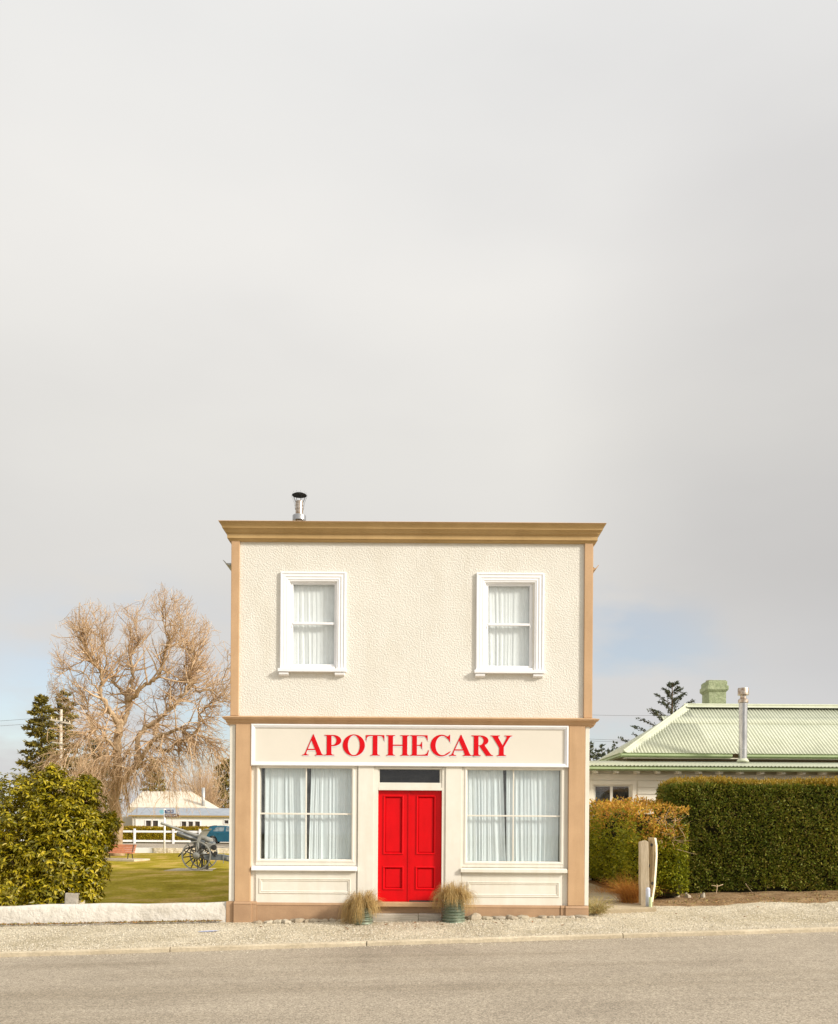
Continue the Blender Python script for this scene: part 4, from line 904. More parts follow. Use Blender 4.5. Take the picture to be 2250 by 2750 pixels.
w = np.clip(PF, .12, 1)**.9*np.interp(PR, [.02, .1, .4], [1, .9, .25]); w /= w.sum()
i1 = r.choice(len(PP), 760, p=w)
P1, R1 = spawn(PP[i1], PT[i1], 0, (.8, 2.6), 7, np.minimum(PR[i1]*.65, .07), .012, .85, .02, 3, droop, .6)
def sub(Pa, Ra, n_, seed, lo=.2):
    rr_ = np.random.default_rng(seed); a = rr_.integers(0, len(Pa), n_); k = rr_.integers(max(1, int(Pa.shape[1]*lo)), Pa.shape[1], n_)
    T = unit(Pa[a, k]-Pa[a, k-1]); return Pa[a, k], T, Ra[a, k]
b2, t2, q2 = sub(P1, R1, 3600, 5)
P2, R2 = spawn(b2, t2, 0, (.4, 1.25), 6, np.minimum(q2*.85, .026), .007, .75, .03, 6, droop, .9)
b3, t3, q3 = sub(P2, R2, 8200, 9)
P3, R3 = spawn(b3, t3, 0, (.25, .75), 5, np.minimum(q3*.9, .013), .006, .72, .02, 10, droop, 1.0)
# hanging curtains of fine shoots round the lower limbs
low = np.where((PP[:, 2] < 7.0))[0]; i4 = r.choice(low, 250)
P4, R4 = spawn(PP[i4]+r.normal(0, .25, (250, 3)), PT[i4], 0, (.8, 2.8), 8, np.full(250, .022), .005, .8, .1, 14, lambda b: np.full(len(b), -.24), .4)
P4[..., 2] = np.maximum(P4[..., 2], .9+.3*np.sin(P4[..., 0]*2))
b5, t5, q5 = sub(P4, R4, 1700, 15)
P5, R5 = spawn(b5, t5, 0, (.3, 1.1), 5, np.minimum(q5, .013), .006, .5, .0, 16, lambda b: np.full(len(b), -.18), 1)
def inside(P, R):
    cx_ = ((P[..., 0]/P[..., 1]*F+CX)-100)/.31106; cy_ = ((YH-(P[..., 2]-CAMZ)/P[..., 1]*F)-1550)/.311
    env = np.interp(cx_, [60, 100, 200, 350, 500, 700, 850, 950, 1060, 1200, 1300, 1400, 1500, 1600, 1680], [640, 480, 380, 235, 205, 250, 230, 130, 75, 100, 150, 290, 420, 500, 560])
    ok = np.all((cy_ > env+RNG.normal(0, 18, len(P))[:, None]) & (cx_ > 70), axis=1); return P[ok], R[ok]
P1, R1 = inside(P1, R1); P2, R2 = inside(P2, R2); P3, R3 = inside(P3, R3)
v, f = merge([tubes(P1, R1, 5), tubes(P2, R2, 4), tubes(P3, R3, 3), tubes(P4, R4, 3), tubes(P5, R5, 3)])
np_mesh('crown', v, f, 'twig', tree)

# ------------------------------------------------------------------ park: bench, gun, far wall, sign post
bp0 = at(320, 2310, 50.5); byaw = -.30
bench = thing('park_bench', 'terracotta red slatted bench on the lawn under the bare tree', 'bench', (bp0.x, 50.5, LZ))
def BT(l, d, h):
    x = l*math.cos(byaw)-d*math.sin(byaw); y = l*math.sin(byaw)+d*math.cos(byaw); return Vector((bp0.x+x, 50.5+y, LZ+h))
for i in range(5):
    bevel(MB().bar(BT(-.9, .16+.035*i, .46+.095*i), BT(.9, .16+.035*i, .46+.095*i), .03, .085).build('back_slat', 'bench', bench), .006)
for i in range(4):
    MB().bar(BT(-.95, -.30+.115*i, .42), BT(.95, -.30+.115*i, .42), .10, .035).build('seat_slat', 'bench', bench)
for l in (-.75, .75):
    q = MB().tube([BT(l, -.30, 0), BT(l, -.26, .2), BT(l, -.24, .39)], .03, 6); q.tube([BT(l, .22, 0), BT(l, .12, .38), BT(l, .30, .88)], .028, 6); q.bar(BT(l, -.28, .385), BT(l, .14, .385), .05)
    q.build('leg', 'iron', bench)
c0 = at(300, 2312, 50.2); sl_ = MB().obox((bp0.x+.1, 50.3, LZ+.04), (2.9, 1.5, .12), rz=byaw)
o = sl_.build('concrete_pad', 'kerb'); o['kind'] = 'structure'
GY = 40.0; gc = at(527, 2297.7, GY); GK = F/GY     # px per metre there
gx, gzc = gc.x, gc.z; GR = .655
gun = thing('field_gun', 'old grey field gun with spoked wheels displayed on the park lawn', 'cannon', (gx, GY+.7, gzc-GR))
def G(dx, dy, dz): return Vector((gx+dx, GY+dy, gzc+dz))
def wheel(yw):
    tl = MB().lathe((gx, GY+yw, gzc), [(GR-.055, -.04), (GR-.004, -.04), (GR, -.03), (GR, .03), (GR-.004, .04), (GR-.055, .04), (GR-.06, 0), (GR-.055, -.04)], 48, axis='y', cap=False)
    wo_ = smooth(tl.build('wheel', 'gunlight', gun)); wo_.modifiers.new('e', 'EDGE_SPLIT').split_angle = .5
    for i in range(12):
        a = 2*PI*i/12+.13; ca, sa_ = math.cos(a), math.sin(a)
        MB().tube([G(.10*ca, yw, .10*sa_), G(.35*ca, yw, .35*sa_), G((GR-.05)*ca, yw, (GR-.05)*sa_)], [.036, .027, .024], 7).build('spoke', 'gunwheel', wo_)
    smooth(MB().lathe((gx, GY+yw, gzc), [(.02, -.17), (.075, -.165), (.085, -.12), (.10, -.115), (.15, -.06), (.155, -.05), (.155, .05), (.15, .06), (.09, .12), (.08, .17)], 28, axis='y').build('hub', 'gunlight', wo_)).modifiers.new('e', 'EDGE_SPLIT').split_angle = .5
wheel(0); wheel(1.4)
el = math.radians(19.2); dirb = Vector((-math.cos(el), 0, math.sin(el))); nrm = Vector((math.sin(el), 0, math.cos(el)))
B0 = G(.55, .70, .63)
def BP(s_, n_=0, w_=0): return B0+dirb*s_+nrm*n_+Vector((0, w_, 0))
bl = MB().tube([BP(.05), BP(.06), BP(.35), BP(.36), BP(.9), BP(.93), BP(2.35), BP(2.36), BP(2.46), BP(2.47)], [.10, .125, .125, .10, .092, .078, .056, .066, .066, .05], 20)
smooth(bl.build('barrel', 'gunlight', gun)).modifiers.new('e', 'EDGE_SPLIT').split_angle = .5
cd = MB(); cd.add([BP(s_, n_, w_) for s_ in (.3, 1.62) for (n_, w_) in ((-.29, -.11), (-.29, .11), (-.09, .13), (-.09, -.13))], [(0, 1, 2, 3), (7, 6, 5, 4), (0, 4, 5, 1), (1, 5, 6, 2), (2, 6, 7, 3), (3, 7, 4, 0)])
cd.add([BP(s_, n_, w_) for s_, n_ in ((.10, -.28), (.95, -.28), (.55, -.50), (.15, -.46)) for w_ in (-.10, .10)], [(0, 2, 3, 1), (2, 4, 5, 3), (4, 6, 7, 5), (6, 0, 1, 7), (0, 6, 4, 2), (1, 3, 5, 7)])
bevel(cd.build('cradle', 'gunmetal', gun), .02)
smooth(MB().tube([BP(.55, -.16, -.155), BP(1.55, -.16, -.155)], .045, 12).build('recoil_cylinder', 'gunlight', gun))
shp = MB(); prof_ = [(-.02, -.05), (-.02, .35), (-.02, .58), (.04, .76), (.11, .91), (.21, 1.06), (.34, 1.16)]
vs = []
for a, (dx, dz) in enumerate(prof_):
    for yy in (-.02, .50, .90, 1.42): vs.append(G(dx+.02, yy, dz+.03)); 
for a, (dx, dz) in enumerate(prof_):
    for yy in (-.02, .50, .90, 1.42): vs.append(G(dx+.035, yy, dz+.02))
n_ = len(prof_); fs = []
for i in range(n_-1):
    for j in range(3):
        fs.append((i*4+j, i*4+j+1, (i+1)*4+j+1, (i+1)*4+j)); k_ = n_*4; fs.append((k_+i*4+j, k_+(i+1)*4+j, k_+(i+1)*4+j+1, k_+i*4+j+1))
    for j in (0, 3): fs.append((i*4+j, (i+1)*4+j, n_*4+(i+1)*4+j, n_*4+i*4+j))
fs += [((n_-1)*4+j, (n_-1)*4+j+1, n_*4+(n_-1)*4+j+1, n_*4+(n_-1)*4+j) for j in range(3)]
shp.add(vs, fs); shp.build('shield', 'gunlight', gun)
tr = MB(); tp = [(.25, .06, -.20), (1.0, .04, -.22), (1.9, -.12, -.36), (2.75, -.36, -.56), (2.95, -.42, -.63)]; vs = []
for dx, zt_, zb_ in tp:
    w_ = .24-.03*dx; vs += [G(dx, .7-w_, zb_), G(dx, .7+w_, zb_), G(dx, .7+w_, zt_), G(dx, .7-w_, zt_)]
fs = [(i*4+j, (i+1)*4+j, (i+1)*4+(j+1) % 4, i*4+(j+1) % 4) for i in range(4) for j in range(4)]+[(3, 2, 1, 0), (16, 17, 18, 19)]
tr.add(vs, fs); bevel(tr.build('trail', 'gunmetal', gun), .012)
MB().obox(G(1.35, .42, -.13), (.16, .05, .14)).build('trail_bracket', 'gunlight', gun)
MB().tube([G(1.13, .44, .12), G(1.11, .44, -.36)], .014, 6).build('trail_rod', 'gunlight', gun)
MB().obox(G(3.05, .7, -.62), (.16, .55, .10), ry=.3).build('spade', 'gundark', gun)
MB().tube([G(0, -.12, 0), G(0, 1.52, 0)], .05, 10).build('axle', 'gundark', gun)
br = MB().obox(BP(-.02, -.13), (.30, .22, .24), ry=el); bevel(br.build('breech', 'gunmetal', gun), .03)
MB().tube([BP(-.12, -.08, -.16), BP(-.12, -.08, .16)], .05, 10).build('breech_lever', 'gunlight', gun)
MB().obox(G(.50, .52, .42), (.34, .20, .22), ry=.3).build('sight_box', 'gunlight', gun)
MB().lathe(G(.70, .38, .36), [(.02, -.03), (.12, -.02), (.13, 0), (.12, .02), (.02, .03)], 18, axis='y').build('hand_wheel', 'gundark', gun)
bk = MB().bar(G(.22, .52, .5), G(.75, .5, -.05), .09, .05); bk.bar(G(.10, .85, .5), G(.62, .9, -.1), .07, .05); bk.bar(G(.0, .5, -.05), G(.0, .5, .6), .10, .06)
bk.bar(G(-.05, .5, .45), G(.55, .5, .1), .05); bk.build('carriage_frame', 'gundark', gun)
MB().lathe(G(.78, .32, .10), [(.01, -.02), (.09, -.02), (.09, .02), (.01, .02)], 18, axis='y').build('seat_plate', 'gundark', gun)
for yy in (.30, 1.05): MB().tube([G(-.88, yy, -.06), G(-.58, yy, .28), G(-.25, yy, .40)], .03, 8).build('axle_seat_rod', 'gundark', gun)
MB().tube([G(.82, 1.25, .33), G(1.18, 1.25, .40)], .015, 6).build('handspike', 'gunlight', gun)
for dx in (.06, .30): MB().box(gx+dx, gx+dx+.07, GY+.62, GY+.78, gzc-GR-.02, gzc-.06).build('support_post', 'gundark', gun)
gp_ = MB().box(gx-1.35, gx+3.6, GY-.35, GY+1.9, LZ-.3, gzc-GR+.002); o = gp_.build('gun_plinth', 'kerb'); o['kind'] = 'structure'

WY = 63.0
wa = MB(); zt_ = at(440, 2277, WY).z
wa.box(-60, at(410, 2280, WY).x-.02, WY, WY+.35, LZ-.1, zt_)
o = wa.build('park_wall', 'white', None, (-30, WY, LZ)); tag(o, 'plain smooth white length of the far park wall by the bench', 'wall')
wa = MB(); xs = lin(at(410, 2280, WY).x, 10, 160); vs = []
rw = random.Random(2)
for x in xs: vs += [(x, WY+rw.uniform(-.03, .02), LZ-.1), (x, WY+rw.uniform(-.04, .03), -.18), (x, WY+rw.uniform(-.02, .03), zt_), (x, WY+.35, zt_), (x, WY+.35, LZ-.1)]
wa.add(vs, [(i*5+j, (i+1)*5+j, (i+1)*5+(j+1) % 5, i*5+(j+1) % 5) for i in range(len(xs)-1) for j in range(5)])
o = wa.build('park_wall', mat('rough_stone_render', (.62, .54, .40), (.76, .69, .56), scale=3, rough=.95, bump=.9, bscale=5, bdist=.1), None, (-5, WY, LZ)); tag(o, 'rough cream stone length of the far park wall behind the gun', 'wall')

SY = 62.5; sp = thing('street_sign', 'white street sign post with blue Tay St plate and brown MOTOR CAMP arrow', 'sign', (at(441.8, 2277, SY).x, SY, 0))
px_ = at(441.8, 2230, SY).x; zt_ = at(441.8, 2172, SY).z
smooth(MB().tube([(px_, SY, -.4), (px_, SY, zt_)], .068, 12).build('post', 'white', sp))
def text(body, x, z, size, y, m, parent, wid=None):
    cv = bpy.data.curves.new('lettering', 'FONT'); cv.body = body; cv.size = size; cv.extrude = .003; cv.align_x = 'CENTER'; cv.align_y = 'CENTER'; cv.offset = size*.002
    tmp = bpy.data.objects.new('tmp', cv); COL.objects.link(tmp)
    me = bpy.data.meshes.new_from_object(tmp.evaluated_get(bpy.context.evaluated_depsgraph_get()))
    bpy.data.objects.remove(tmp); bpy.data.curves.remove(cv)
    xs_ = [v.co.x for v in me.vertices]; zs_ = [v.co.y for v in me.vertices]; w0 = max(xs_)-min(xs_)
    cz_ = (max(zs_)+min(zs_))/2; cx_ = (max(xs_)+min(xs_))/2
    for v in me.vertices: v.co.y -= cz_; v.co.x = (v.co.x-cx_)*((wid/w0) if wid else 1)
    me.transform(Matrix.Translation((x, y, z)) @ Matrix.Rotation(PI/2, 4, 'X'))
    return link('lettering', me, m, parent)
def k10(x): return 310+x*.18433
def j10(y): return 2100+y*.18433
a, b, c_, d = rect(k10(722), j10(405), k10(846), j10(452), SY-.08)
sgn = bevel(MB().box(a, b, SY-.09, SY-.07, c_, d).build('street_plate', 'signblue', sp), .004); text('Tay St', (a+b)/2, (c_+d)/2, .26, SY-.094, 'white', sgn, (b-a)*.86)
a, b, c_, d = rect(k10(722), j10(461), k10(930), j10(510), SY-.08); zm = (c_+d)/2
sgn = MB().prism([(a, c_), (b-.14, c_), (b, zm), (b-.14, d), (a, d)], SY-.09, SY-.07).build('arrow_plate', 'signbrown', sp); text('MOTOR CAMP', (a+b)/2-.06, zm, .2, SY-.094, 'white', sgn, (b-a)*.84)
a, b, c_, d = rect(k10(640), j10(405), k10(704), j10(462), SY-.08)
MB().lathe(((a+b)/2, SY-.08, (c_+d)/2), [(.001, -.012), ((b-a)/2, -.012), ((b-a)/2, .012), (.001, .012)], 24, axis='y').build('round_plate', 'signcyan', sp)

# ------------------------------------------------------------------ beyond the street: fence, hedge, cottage, car, pole, trees
FN = 76.5; fx0 = -44; fx1 = 4; fe = thing('rail_fence', 'white two rail fence along the far side of the street', 'fence', (-20, FN, 0))
zr1 = at(420, 2233, FN).z; zr0 = at(420, 2258.5, FN).z
for z in (zr0, zr1): MB().box(fx0, fx1, FN-.02, FN+.03, z-.085, z+.085).build('rail', 'white', fe)
step = (at(466, 2240, FN).x-at(362, 2240, FN).x); xk = at(362, 2240, FN).x
pxs = [xk+step*i for i in range(-5, 8) if fx0 < xk+step*i < fx1] + [at(537, 2240, FN).x]
for x in pxs: bevel(MB().box(x-.09, x+.09, FN-.10, FN-.021, -.1, zr1+.24).build('fence_post', 'white', fe), .01)

def box_hedge(name, label, x0, x1, y0, y1, z0, z1, m, n_per, Lf, Wf, seed, core='hedge_core', rnd=.25, amp=.05, top_m=None, top_len=.06, faces='flrt', group=None, lean=None, dens=None):
    r = np.random.default_rng(seed)
    t = thing(name, label, 'hedge', ((x0+x1)/2, (y0+y1)/2, z0), group)
    c = np.array([(x0+x1)/2, (y0+y1)/2, (z0+z1)/2]); hx, hy, hz = (x1-x0)/2, (y1-y0)/2, (z1-z0)/2
    def shape(p, nrm_):   # round the upper edges, wobble the skin
        q = p-c; k = np.stack([np.clip(np.abs(q[:, 0])-(hx-rnd), 0, None), np.clip(np.abs(q[:, 1])-(hy-rnd), 0, None), np.clip(q[:, 2]-(hz-rnd), 0, None)], 1)
        nk = np.linalg.norm(k, axis=1); s_ = np.where(nk > rnd, rnd/np.maximum(nk, 1e-6), 1.0)
        dlt = k*(s_[:, None]-1)*np.stack([np.sign(q[:, 0]), np.sign(q[:, 1]), np.ones(len(q))], 1)
        nn = unit(np.where(nk[:, None] > 1e-6, k*np.stack([np.sign(q[:, 0]), np.sign(q[:, 1]), np.ones(len(q))], 1), nrm_) + nrm_*.05)
        out_ = p+dlt + nn*(amp*vnoise(p, 1.9, seed)+amp*.45*vnoise(p, 6.5, seed+1))[:, None]
        return out_, nn
    P = []; Q = []; A = {'f': (2*hx*2*hz), 'l': 2*hy*2*hz, 'r': 2*hy*2*hz, 't': 2*hx*2*hy, 'b': 2*hx*2*hz}
    for fc_ in faces:
        n_ = int(A[fc_]*n_per); u = r.uniform(-1, 1, n_); v = r.uniform(-1, 1, n_); o_ = np.ones(n_); z_ = np.zeros(n_)
        if fc_ == 'f': p = np.stack([u*hx, -o_*hy, v*hz], 1); nn = np.stack([z_, -o_, z_], 1)
        if fc_ == 'b': p = np.stack([u*hx, o_*hy, v*hz], 1); nn = np.stack([z_, o_, z_], 1)
        if fc_ == 'l': p = np.stack([-o_*hx, u*hy, v*hz], 1); nn = np.stack([-o_, z_, z_], 1)
        if fc_ == 'r': p = np.stack([o_*hx, u*hy, v*hz], 1); nn = np.stack([o_, z_, z_], 1)
        if fc_ == 't': p = np.stack([u*hx, v*hy, o_*hz], 1); nn = np.stack([z_, z_, o_], 1)
        p, nn = shape(p+c, nn); P.append(p); Q.append(nn)
    P = np.concatenate(P); Q = np.concatenate(Q)
    P = P + Q*r.uniform(-.08, .03, len(P))[:, None]
    if lean is not None: P = lean(P)
    keep = vnoise(P, 4.2, seed+5) > -.86
    foot_ = z0 + .07 + .09*vnoise(P, 2.1, seed+7); keep &= P[:, 2] > foot_
    P, Q = P[keep], Q[keep]
    D = unit(Q*.75 + r.normal(0, .62, P.shape) + np.array([0, 0, .25])); Nn = r.normal(size=P.shape)+np.array([0, 0, .6])
    s_ = r.uniform(.6, 1.35, len(P))
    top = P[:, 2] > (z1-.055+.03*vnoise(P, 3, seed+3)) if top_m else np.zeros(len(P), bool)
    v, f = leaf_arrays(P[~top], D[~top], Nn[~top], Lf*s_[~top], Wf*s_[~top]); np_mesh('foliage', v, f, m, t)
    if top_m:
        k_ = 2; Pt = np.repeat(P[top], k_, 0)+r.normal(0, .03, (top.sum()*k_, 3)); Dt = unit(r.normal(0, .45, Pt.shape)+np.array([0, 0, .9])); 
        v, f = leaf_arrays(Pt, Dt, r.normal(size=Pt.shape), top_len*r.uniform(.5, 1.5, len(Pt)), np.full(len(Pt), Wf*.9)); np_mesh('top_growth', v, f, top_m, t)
    # solid dark core filling the space inside the leaves
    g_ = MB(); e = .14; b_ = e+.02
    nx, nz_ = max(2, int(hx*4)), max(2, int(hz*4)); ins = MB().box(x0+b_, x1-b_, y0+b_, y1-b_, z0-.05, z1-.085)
    o_ = ins.build('inner_core', core, t)
    if lean is not None:
        og = np.array(ORIG[t.name])
        for v_ in o_.data.vertices: v_.co = Vector(lean((np.array(v_.co)+og)[None])[0]-og)
    return t
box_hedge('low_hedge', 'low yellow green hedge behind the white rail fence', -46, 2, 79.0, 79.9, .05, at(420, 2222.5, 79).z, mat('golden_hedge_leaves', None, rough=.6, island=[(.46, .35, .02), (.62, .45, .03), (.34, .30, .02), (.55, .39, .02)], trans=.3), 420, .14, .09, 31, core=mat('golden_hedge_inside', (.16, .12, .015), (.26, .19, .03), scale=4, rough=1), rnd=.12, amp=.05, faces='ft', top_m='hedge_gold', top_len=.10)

CY = 85.0; ck = CY/F
cot = thing('cottage', 'distant low white cottage with cream hipped roof and grey lean-to roof', 'house', (at(470, 2240, CY).x, CY, .08))
xa, xb = at(k10(243), 2200, CY).x, 4.0; ze = at(440, j10(485), CY).z
def k10x(x): return at(k10(x), 2200, CY).x
def j10z(y): return at(440, j10(y), CY).z
hol = []
for (a, b) in ((441, 518), (542, 622)): hol.append((k10x(a), k10x(b), j10z(690), j10z(563)))
for (a, b) in ((961, 1032), (1060, 1130), (1158, 1230)): hol.append((k10x(a), k10x(b), j10z(665), j10z(572)))
hol.append((k10x(1585), k10x(1648), j10z(602), j10z(550)))
wl = MB().wall(xa, xb, -.1, ze, hol, CY, CY+.2).build('wall', 'cottage', cot)
MB().box(xa, xa+.15, CY+.2, CY+8, -.1, ze).build('wall', 'cottage', cot); MB().box(xa-4, xa+.05, CY+2.5, CY+8, -.1, ze-.1).build('rear_wall', 'cottage_grey', cot)
for (a, b, c_, d) in hol:
    w_ = MB().frame(a-.06, b+.06, c_-.05, d+.06, [(0, 0), (0, .04), (.06, .04), (.07, -.05)], CY).build('window', 'white', cot)
    MB().box(a, b, CY+.08, CY+.10, c_, d).build('pane', 'black_glass', w_)
    if (b-a) > 2.4: pass
zl0, zl1 = ze+.02, j10z(398)
yl1 = CY+2.4
lr = MB().add([(xa-.3, CY-.14, zl0), (xb, CY-.14, zl0), (xb, yl1, zl1+.18), (xa-.3, yl1, zl1+.18), (xa-.3, CY-.14, zl0-.06), (xb, CY-.14, zl0-.06), (xb, yl1, zl1+.12), (xa-.3, yl1, zl1+.12)], [(0, 1, 2, 3), (7, 6, 5, 4), (0, 4, 5, 1), (1, 5, 6, 2), (2, 6, 7, 3), (3, 7, 4, 0)])
lr.build('lean_to_roof', 'lean_roof', cot)
MB().box(xa-.3, xb, CY-.22, CY-.142, zl0-.14, zl0-.01).build('gutter', 'ochre_trim', cot)
for (a, b, nm) in ((k10x(250), k10x(262), 0), (k10x(288), k10x(300), 0)): MB().box(a, b, CY-.08, CY-.002, -.1, ze-.12).build('downpipe', 'ochre_trim' if nm else 'cottage_grey', cot)
RY = CY+2.5; 
def rz_(px, py, Y): return at(px, py, Y)
e0, e1 = rz_(k10(180), 2174, RY), rz_(k10(1325), 2174, RY); r0_, r1_ = rz_(k10(395), 2124.5, RY+3.2), rz_(k10(1105), 2125.5, RY+3.2)
zE = rz_(430, j10(372), RY).z; zR = rz_(430, 2125, RY+3.2).z
rf = MB().add([(e0.x, RY, zE), (e1.x, RY, zE), (r1_.x, RY+3.2, zR), (r0_.x, RY+3.2, zR), (e0.x, RY+6.4, zE), (e1.x, RY+6.4, zE)], [(0, 1, 2, 3), (1, 5, 2), (5, 4, 3, 2), (4, 0, 3), (0, 4, 5, 1)])
rf.build('hip_roof', 'cottage_roof', cot)
MB().box(e0.x-.02, e1.x+.02, RY-.06, RY-.003, zE-.55, zE+.03).build('fascia', 'cottage_roof', cot)
MB().box(e0.x+.2, e1.x-.2, RY+.3, RY+6, ze-.2, zE-.02).build('wall', 'cottage', cot)
fp = at(k10(1280), j10(200), RY+.5)
smooth(MB().tube([(fp.x, fp.y, zE-.6), (fp.x, fp.y, at(546, j10(82), fp.y).z)], .17, 12).build('flue', 'galv', cot))

# car
VY = 72.6; wc = at(570.3, 2256.8, VY); vz = wc.z-.315; vx = wc.x
car = thing('hatchback_car', 'teal blue hatchback parked on the street, half hidden by the shop corner', 'car', (vx+1.2, VY+.8, vz))
body = [(-.62, .30), (-.66, .55), (-.63, .82), (-.58, .98), (.2, 1.02), (1.2, .98), (2.35, .92), (2.9, .82), (3.12, .66), (3.18, .42), (3.1, .26), (2.78, .22)]
def arch(cx, r_): return [(cx+r_*math.cos(a), .315+r_*math.sin(a)) for a in np.linspace(0.0, PI, 11)]
body += [(2.78, .26)] + arch(2.42, .37) + [(2.0, .2), (.45, .2)] + arch(0, .37)+[(-.42, .24)]
bm = MB().prism([(vx+x, vz+z) for x, z in body], VY, VY+1.62); bevel(bm.build('body', 'car', car), .05, 3)
cabin = [(-.52, .99), (-.24, 1.42), (-.05, 1.49), (.6, 1.52), (1.1, 1.48), (1.62, 1.22), (2.05, .97)]
cb = MB(); n_ = len(cabin)
for yy, ins in ((VY+.02, 0), ): pass
vs = [(vx+x, VY+.02+.20*(z-.97)/.55, vz+z) for x, z in cabin]+[(vx+x, VY+1.60-.20*(z-.97)/.55, vz+z) for x, z in cabin]
cb.add(vs, [tuple(range(n_-1, -1, -1)), tuple(range(n_, 2*n_))]+[(i, (i+1) % n_, (i+1) % n_+n_, i+n_) for i in range(n_)]); bevel(cb.build('cabin', 'car', car), .035, 3)
def sidewin(pts): 
    return MB().add([(vx+x, VY+.012+.20*(z-.97)/.55, vz+z) for x, z in pts]+[(vx+x, VY+.03+.20*(z-.97)/.55, vz+z) for x, z in pts], [tuple(range(len(pts)-1, -1, -1)), tuple(range(len(pts), 2*len(pts)))]+[(i, (i+1) % len(pts), (i+1) % len(pts)+len(pts), i+len(pts)) for i in range(len(pts))])
for pts in ([(.03, 1.05), (.05, 1.15), (.25, 1.35), (.45, 1.42), (.92, 1.44), (.90, 1.05)], [(1.06, 1.05), (1.07, 1.42), (1.2, 1.38), (1.55, 1.2), (1.8, 1.05)]): sidewin(pts).build('side_window', mat('car_window', (.05, .08, .10), (.22, .27, .29), scale=3, rough=.08, spec=.6), car)
MB().add([(vx-.30, VY+.2, vz+1.46), (vx-.30, VY+1.42, vz+1.46), (vx+.05, VY+1.4, vz+1.53), (vx+.05, VY+.22, vz+1.53), (vx-.30, VY+.2, vz+1.43), (vx-.30, VY+1.42, vz+1.43), (vx+.05, VY+1.4, vz+1.49), (vx+.05, VY+.22, vz+1.49)], [(0, 3, 2, 1), (4, 5, 6, 7), (0, 1, 5, 4), (1, 2, 6, 5), (2, 3, 7, 6), (3, 0, 4, 7)]).build('spoiler', 'gundark', car)
MB().box(vx-.655, vx-.56, VY-.004, VY+.2, vz+.72, vz+.95).build('tail_lamp', 'tail', car)
for dx in (.35, 1.3): MB().box(vx+dx, vx+dx+.16, VY-.03, VY-.002, vz+.86, vz+.90).build('door_handle', 'car', car)
for dx in (0, 2.42):
    for yy in (VY+.02, VY+1.42):
        w_ = smooth(MB().lathe((vx+dx, yy+.09, vz+.315), [(.22, -.09), (.29, -.09), (.315, -.06), (.315, .06), (.29, .09), (.22, .09), (.2, 0), (.22, -.09)], 28, axis='y', cap=False).build('wheel', 'tyre', car))
        rm = MB().lathe((vx+dx, yy+.09, vz+.315), [(.001, -.05), (.06, -.07), (.07, -.05), (.07, -.02), (.001, -.02)], 16, axis='y')
        rm.lathe((vx+dx, yy+.09, vz+.315), [(.20, -.085), (.225, -.088), (.225, -.02), (.20, -.02), (.20, -.085)], 28, axis='y', cap=False)
        for i in range(9):
            a = 2*PI*i/9+.3; rm.bar((vx+dx+.05*math.cos(a), yy+.03, vz+.315+.05*math.sin(a)), (vx+dx+.21*math.cos(a), yy+.02, vz+.315+.21*math.sin(a)), .035, .03)
        rm.build('rim', 'alloy', w_)
        MB().lathe((vx+dx, yy+.1, vz+.315), [(.001, -.015), (.205, -.015), (.205, .02), (.001, .02)], 20, axis='y').build('brake_disc', 'gundark', w_)

# power pole and cables
PY_ = 74.9; pp = at(163, 2100, PY_); pole = thing('power_pole', 'pale timber power pole with crossarm standing by the olive conifers', 'pole', (pp.x, PY_, 0))
zt_ = at(163, 1905, PY_).z; smooth(MB().tube([(pp.x, PY_, -.2), (pp.x, PY_, zt_)], [.15, .11], 12).build('shaft', 'pole', pole))
a = at(136, 1932, PY_-.16); b = at(189, 1943, PY_-.16); MB().bar(a, b, .11, .14).build('crossarm', 'pole', pole)
a2_ = at(141, 1993, PY_-.16); b2_ = at(172, 1998, PY_-.16); MB().bar(a2_, b2_, .09, .1).build('lower_crossarm', 'pole', pole)
MB().bar(at(150, 1938, PY_-.16), at(161, 1952, PY_-.13), .05).build('brace', 'pole', pole)
for t in (.04, .3, .72, .96):
    q = Vector(a)*(1-t)+Vector(b)*t; MB().lathe((q.x, q.y, q.z+.07), [(.03, 0), (.05, .05), (.035, .08), (.05, .11), (.02, .16)], 10).build('insulator', 'cast', pole)
for i, t in enumerate((.04, .96)):
    q = Vector(a)*(1-t)+Vector(b)*t+Vector((0, 0, .2)); pts = [q+Vector((-18*s_*1.6, -3*s_, -.3*s_ -1.6*math.sin(s_*PI)*.5)) for s_ in np.linspace(0, 1, 12)]
    o = MB().tube(pts, .012, 4).build('power_cable', 'wire', None, tuple(q)); tag(o, ('front' if i == 0 else 'rear')+' power cable running off the crossarm of the timber pole', 'cable', 'cables on the timber pole')
for i, (ya, yb) in enumerate(((1921, 1918), (1983, 1988), (1988, 1993))):
    A, B = at(1350, ya-14, 70), at(2000, yb-6, 70); pts = [A*(1-s_)+B*s_+Vector((0, 0, -.35*math.sin(s_*PI))) for s_ in np.linspace(0, 1, 14)]
    o = MB().tube(pts, .010, 4).build('power_cable', 'wire', None, tuple(A)); tag(o, ('highest of three', 'middle of three', 'lowest of three')[i]+' thin cables crossing the sky between shop and green roof', 'cable', 'cables beyond the green roof')

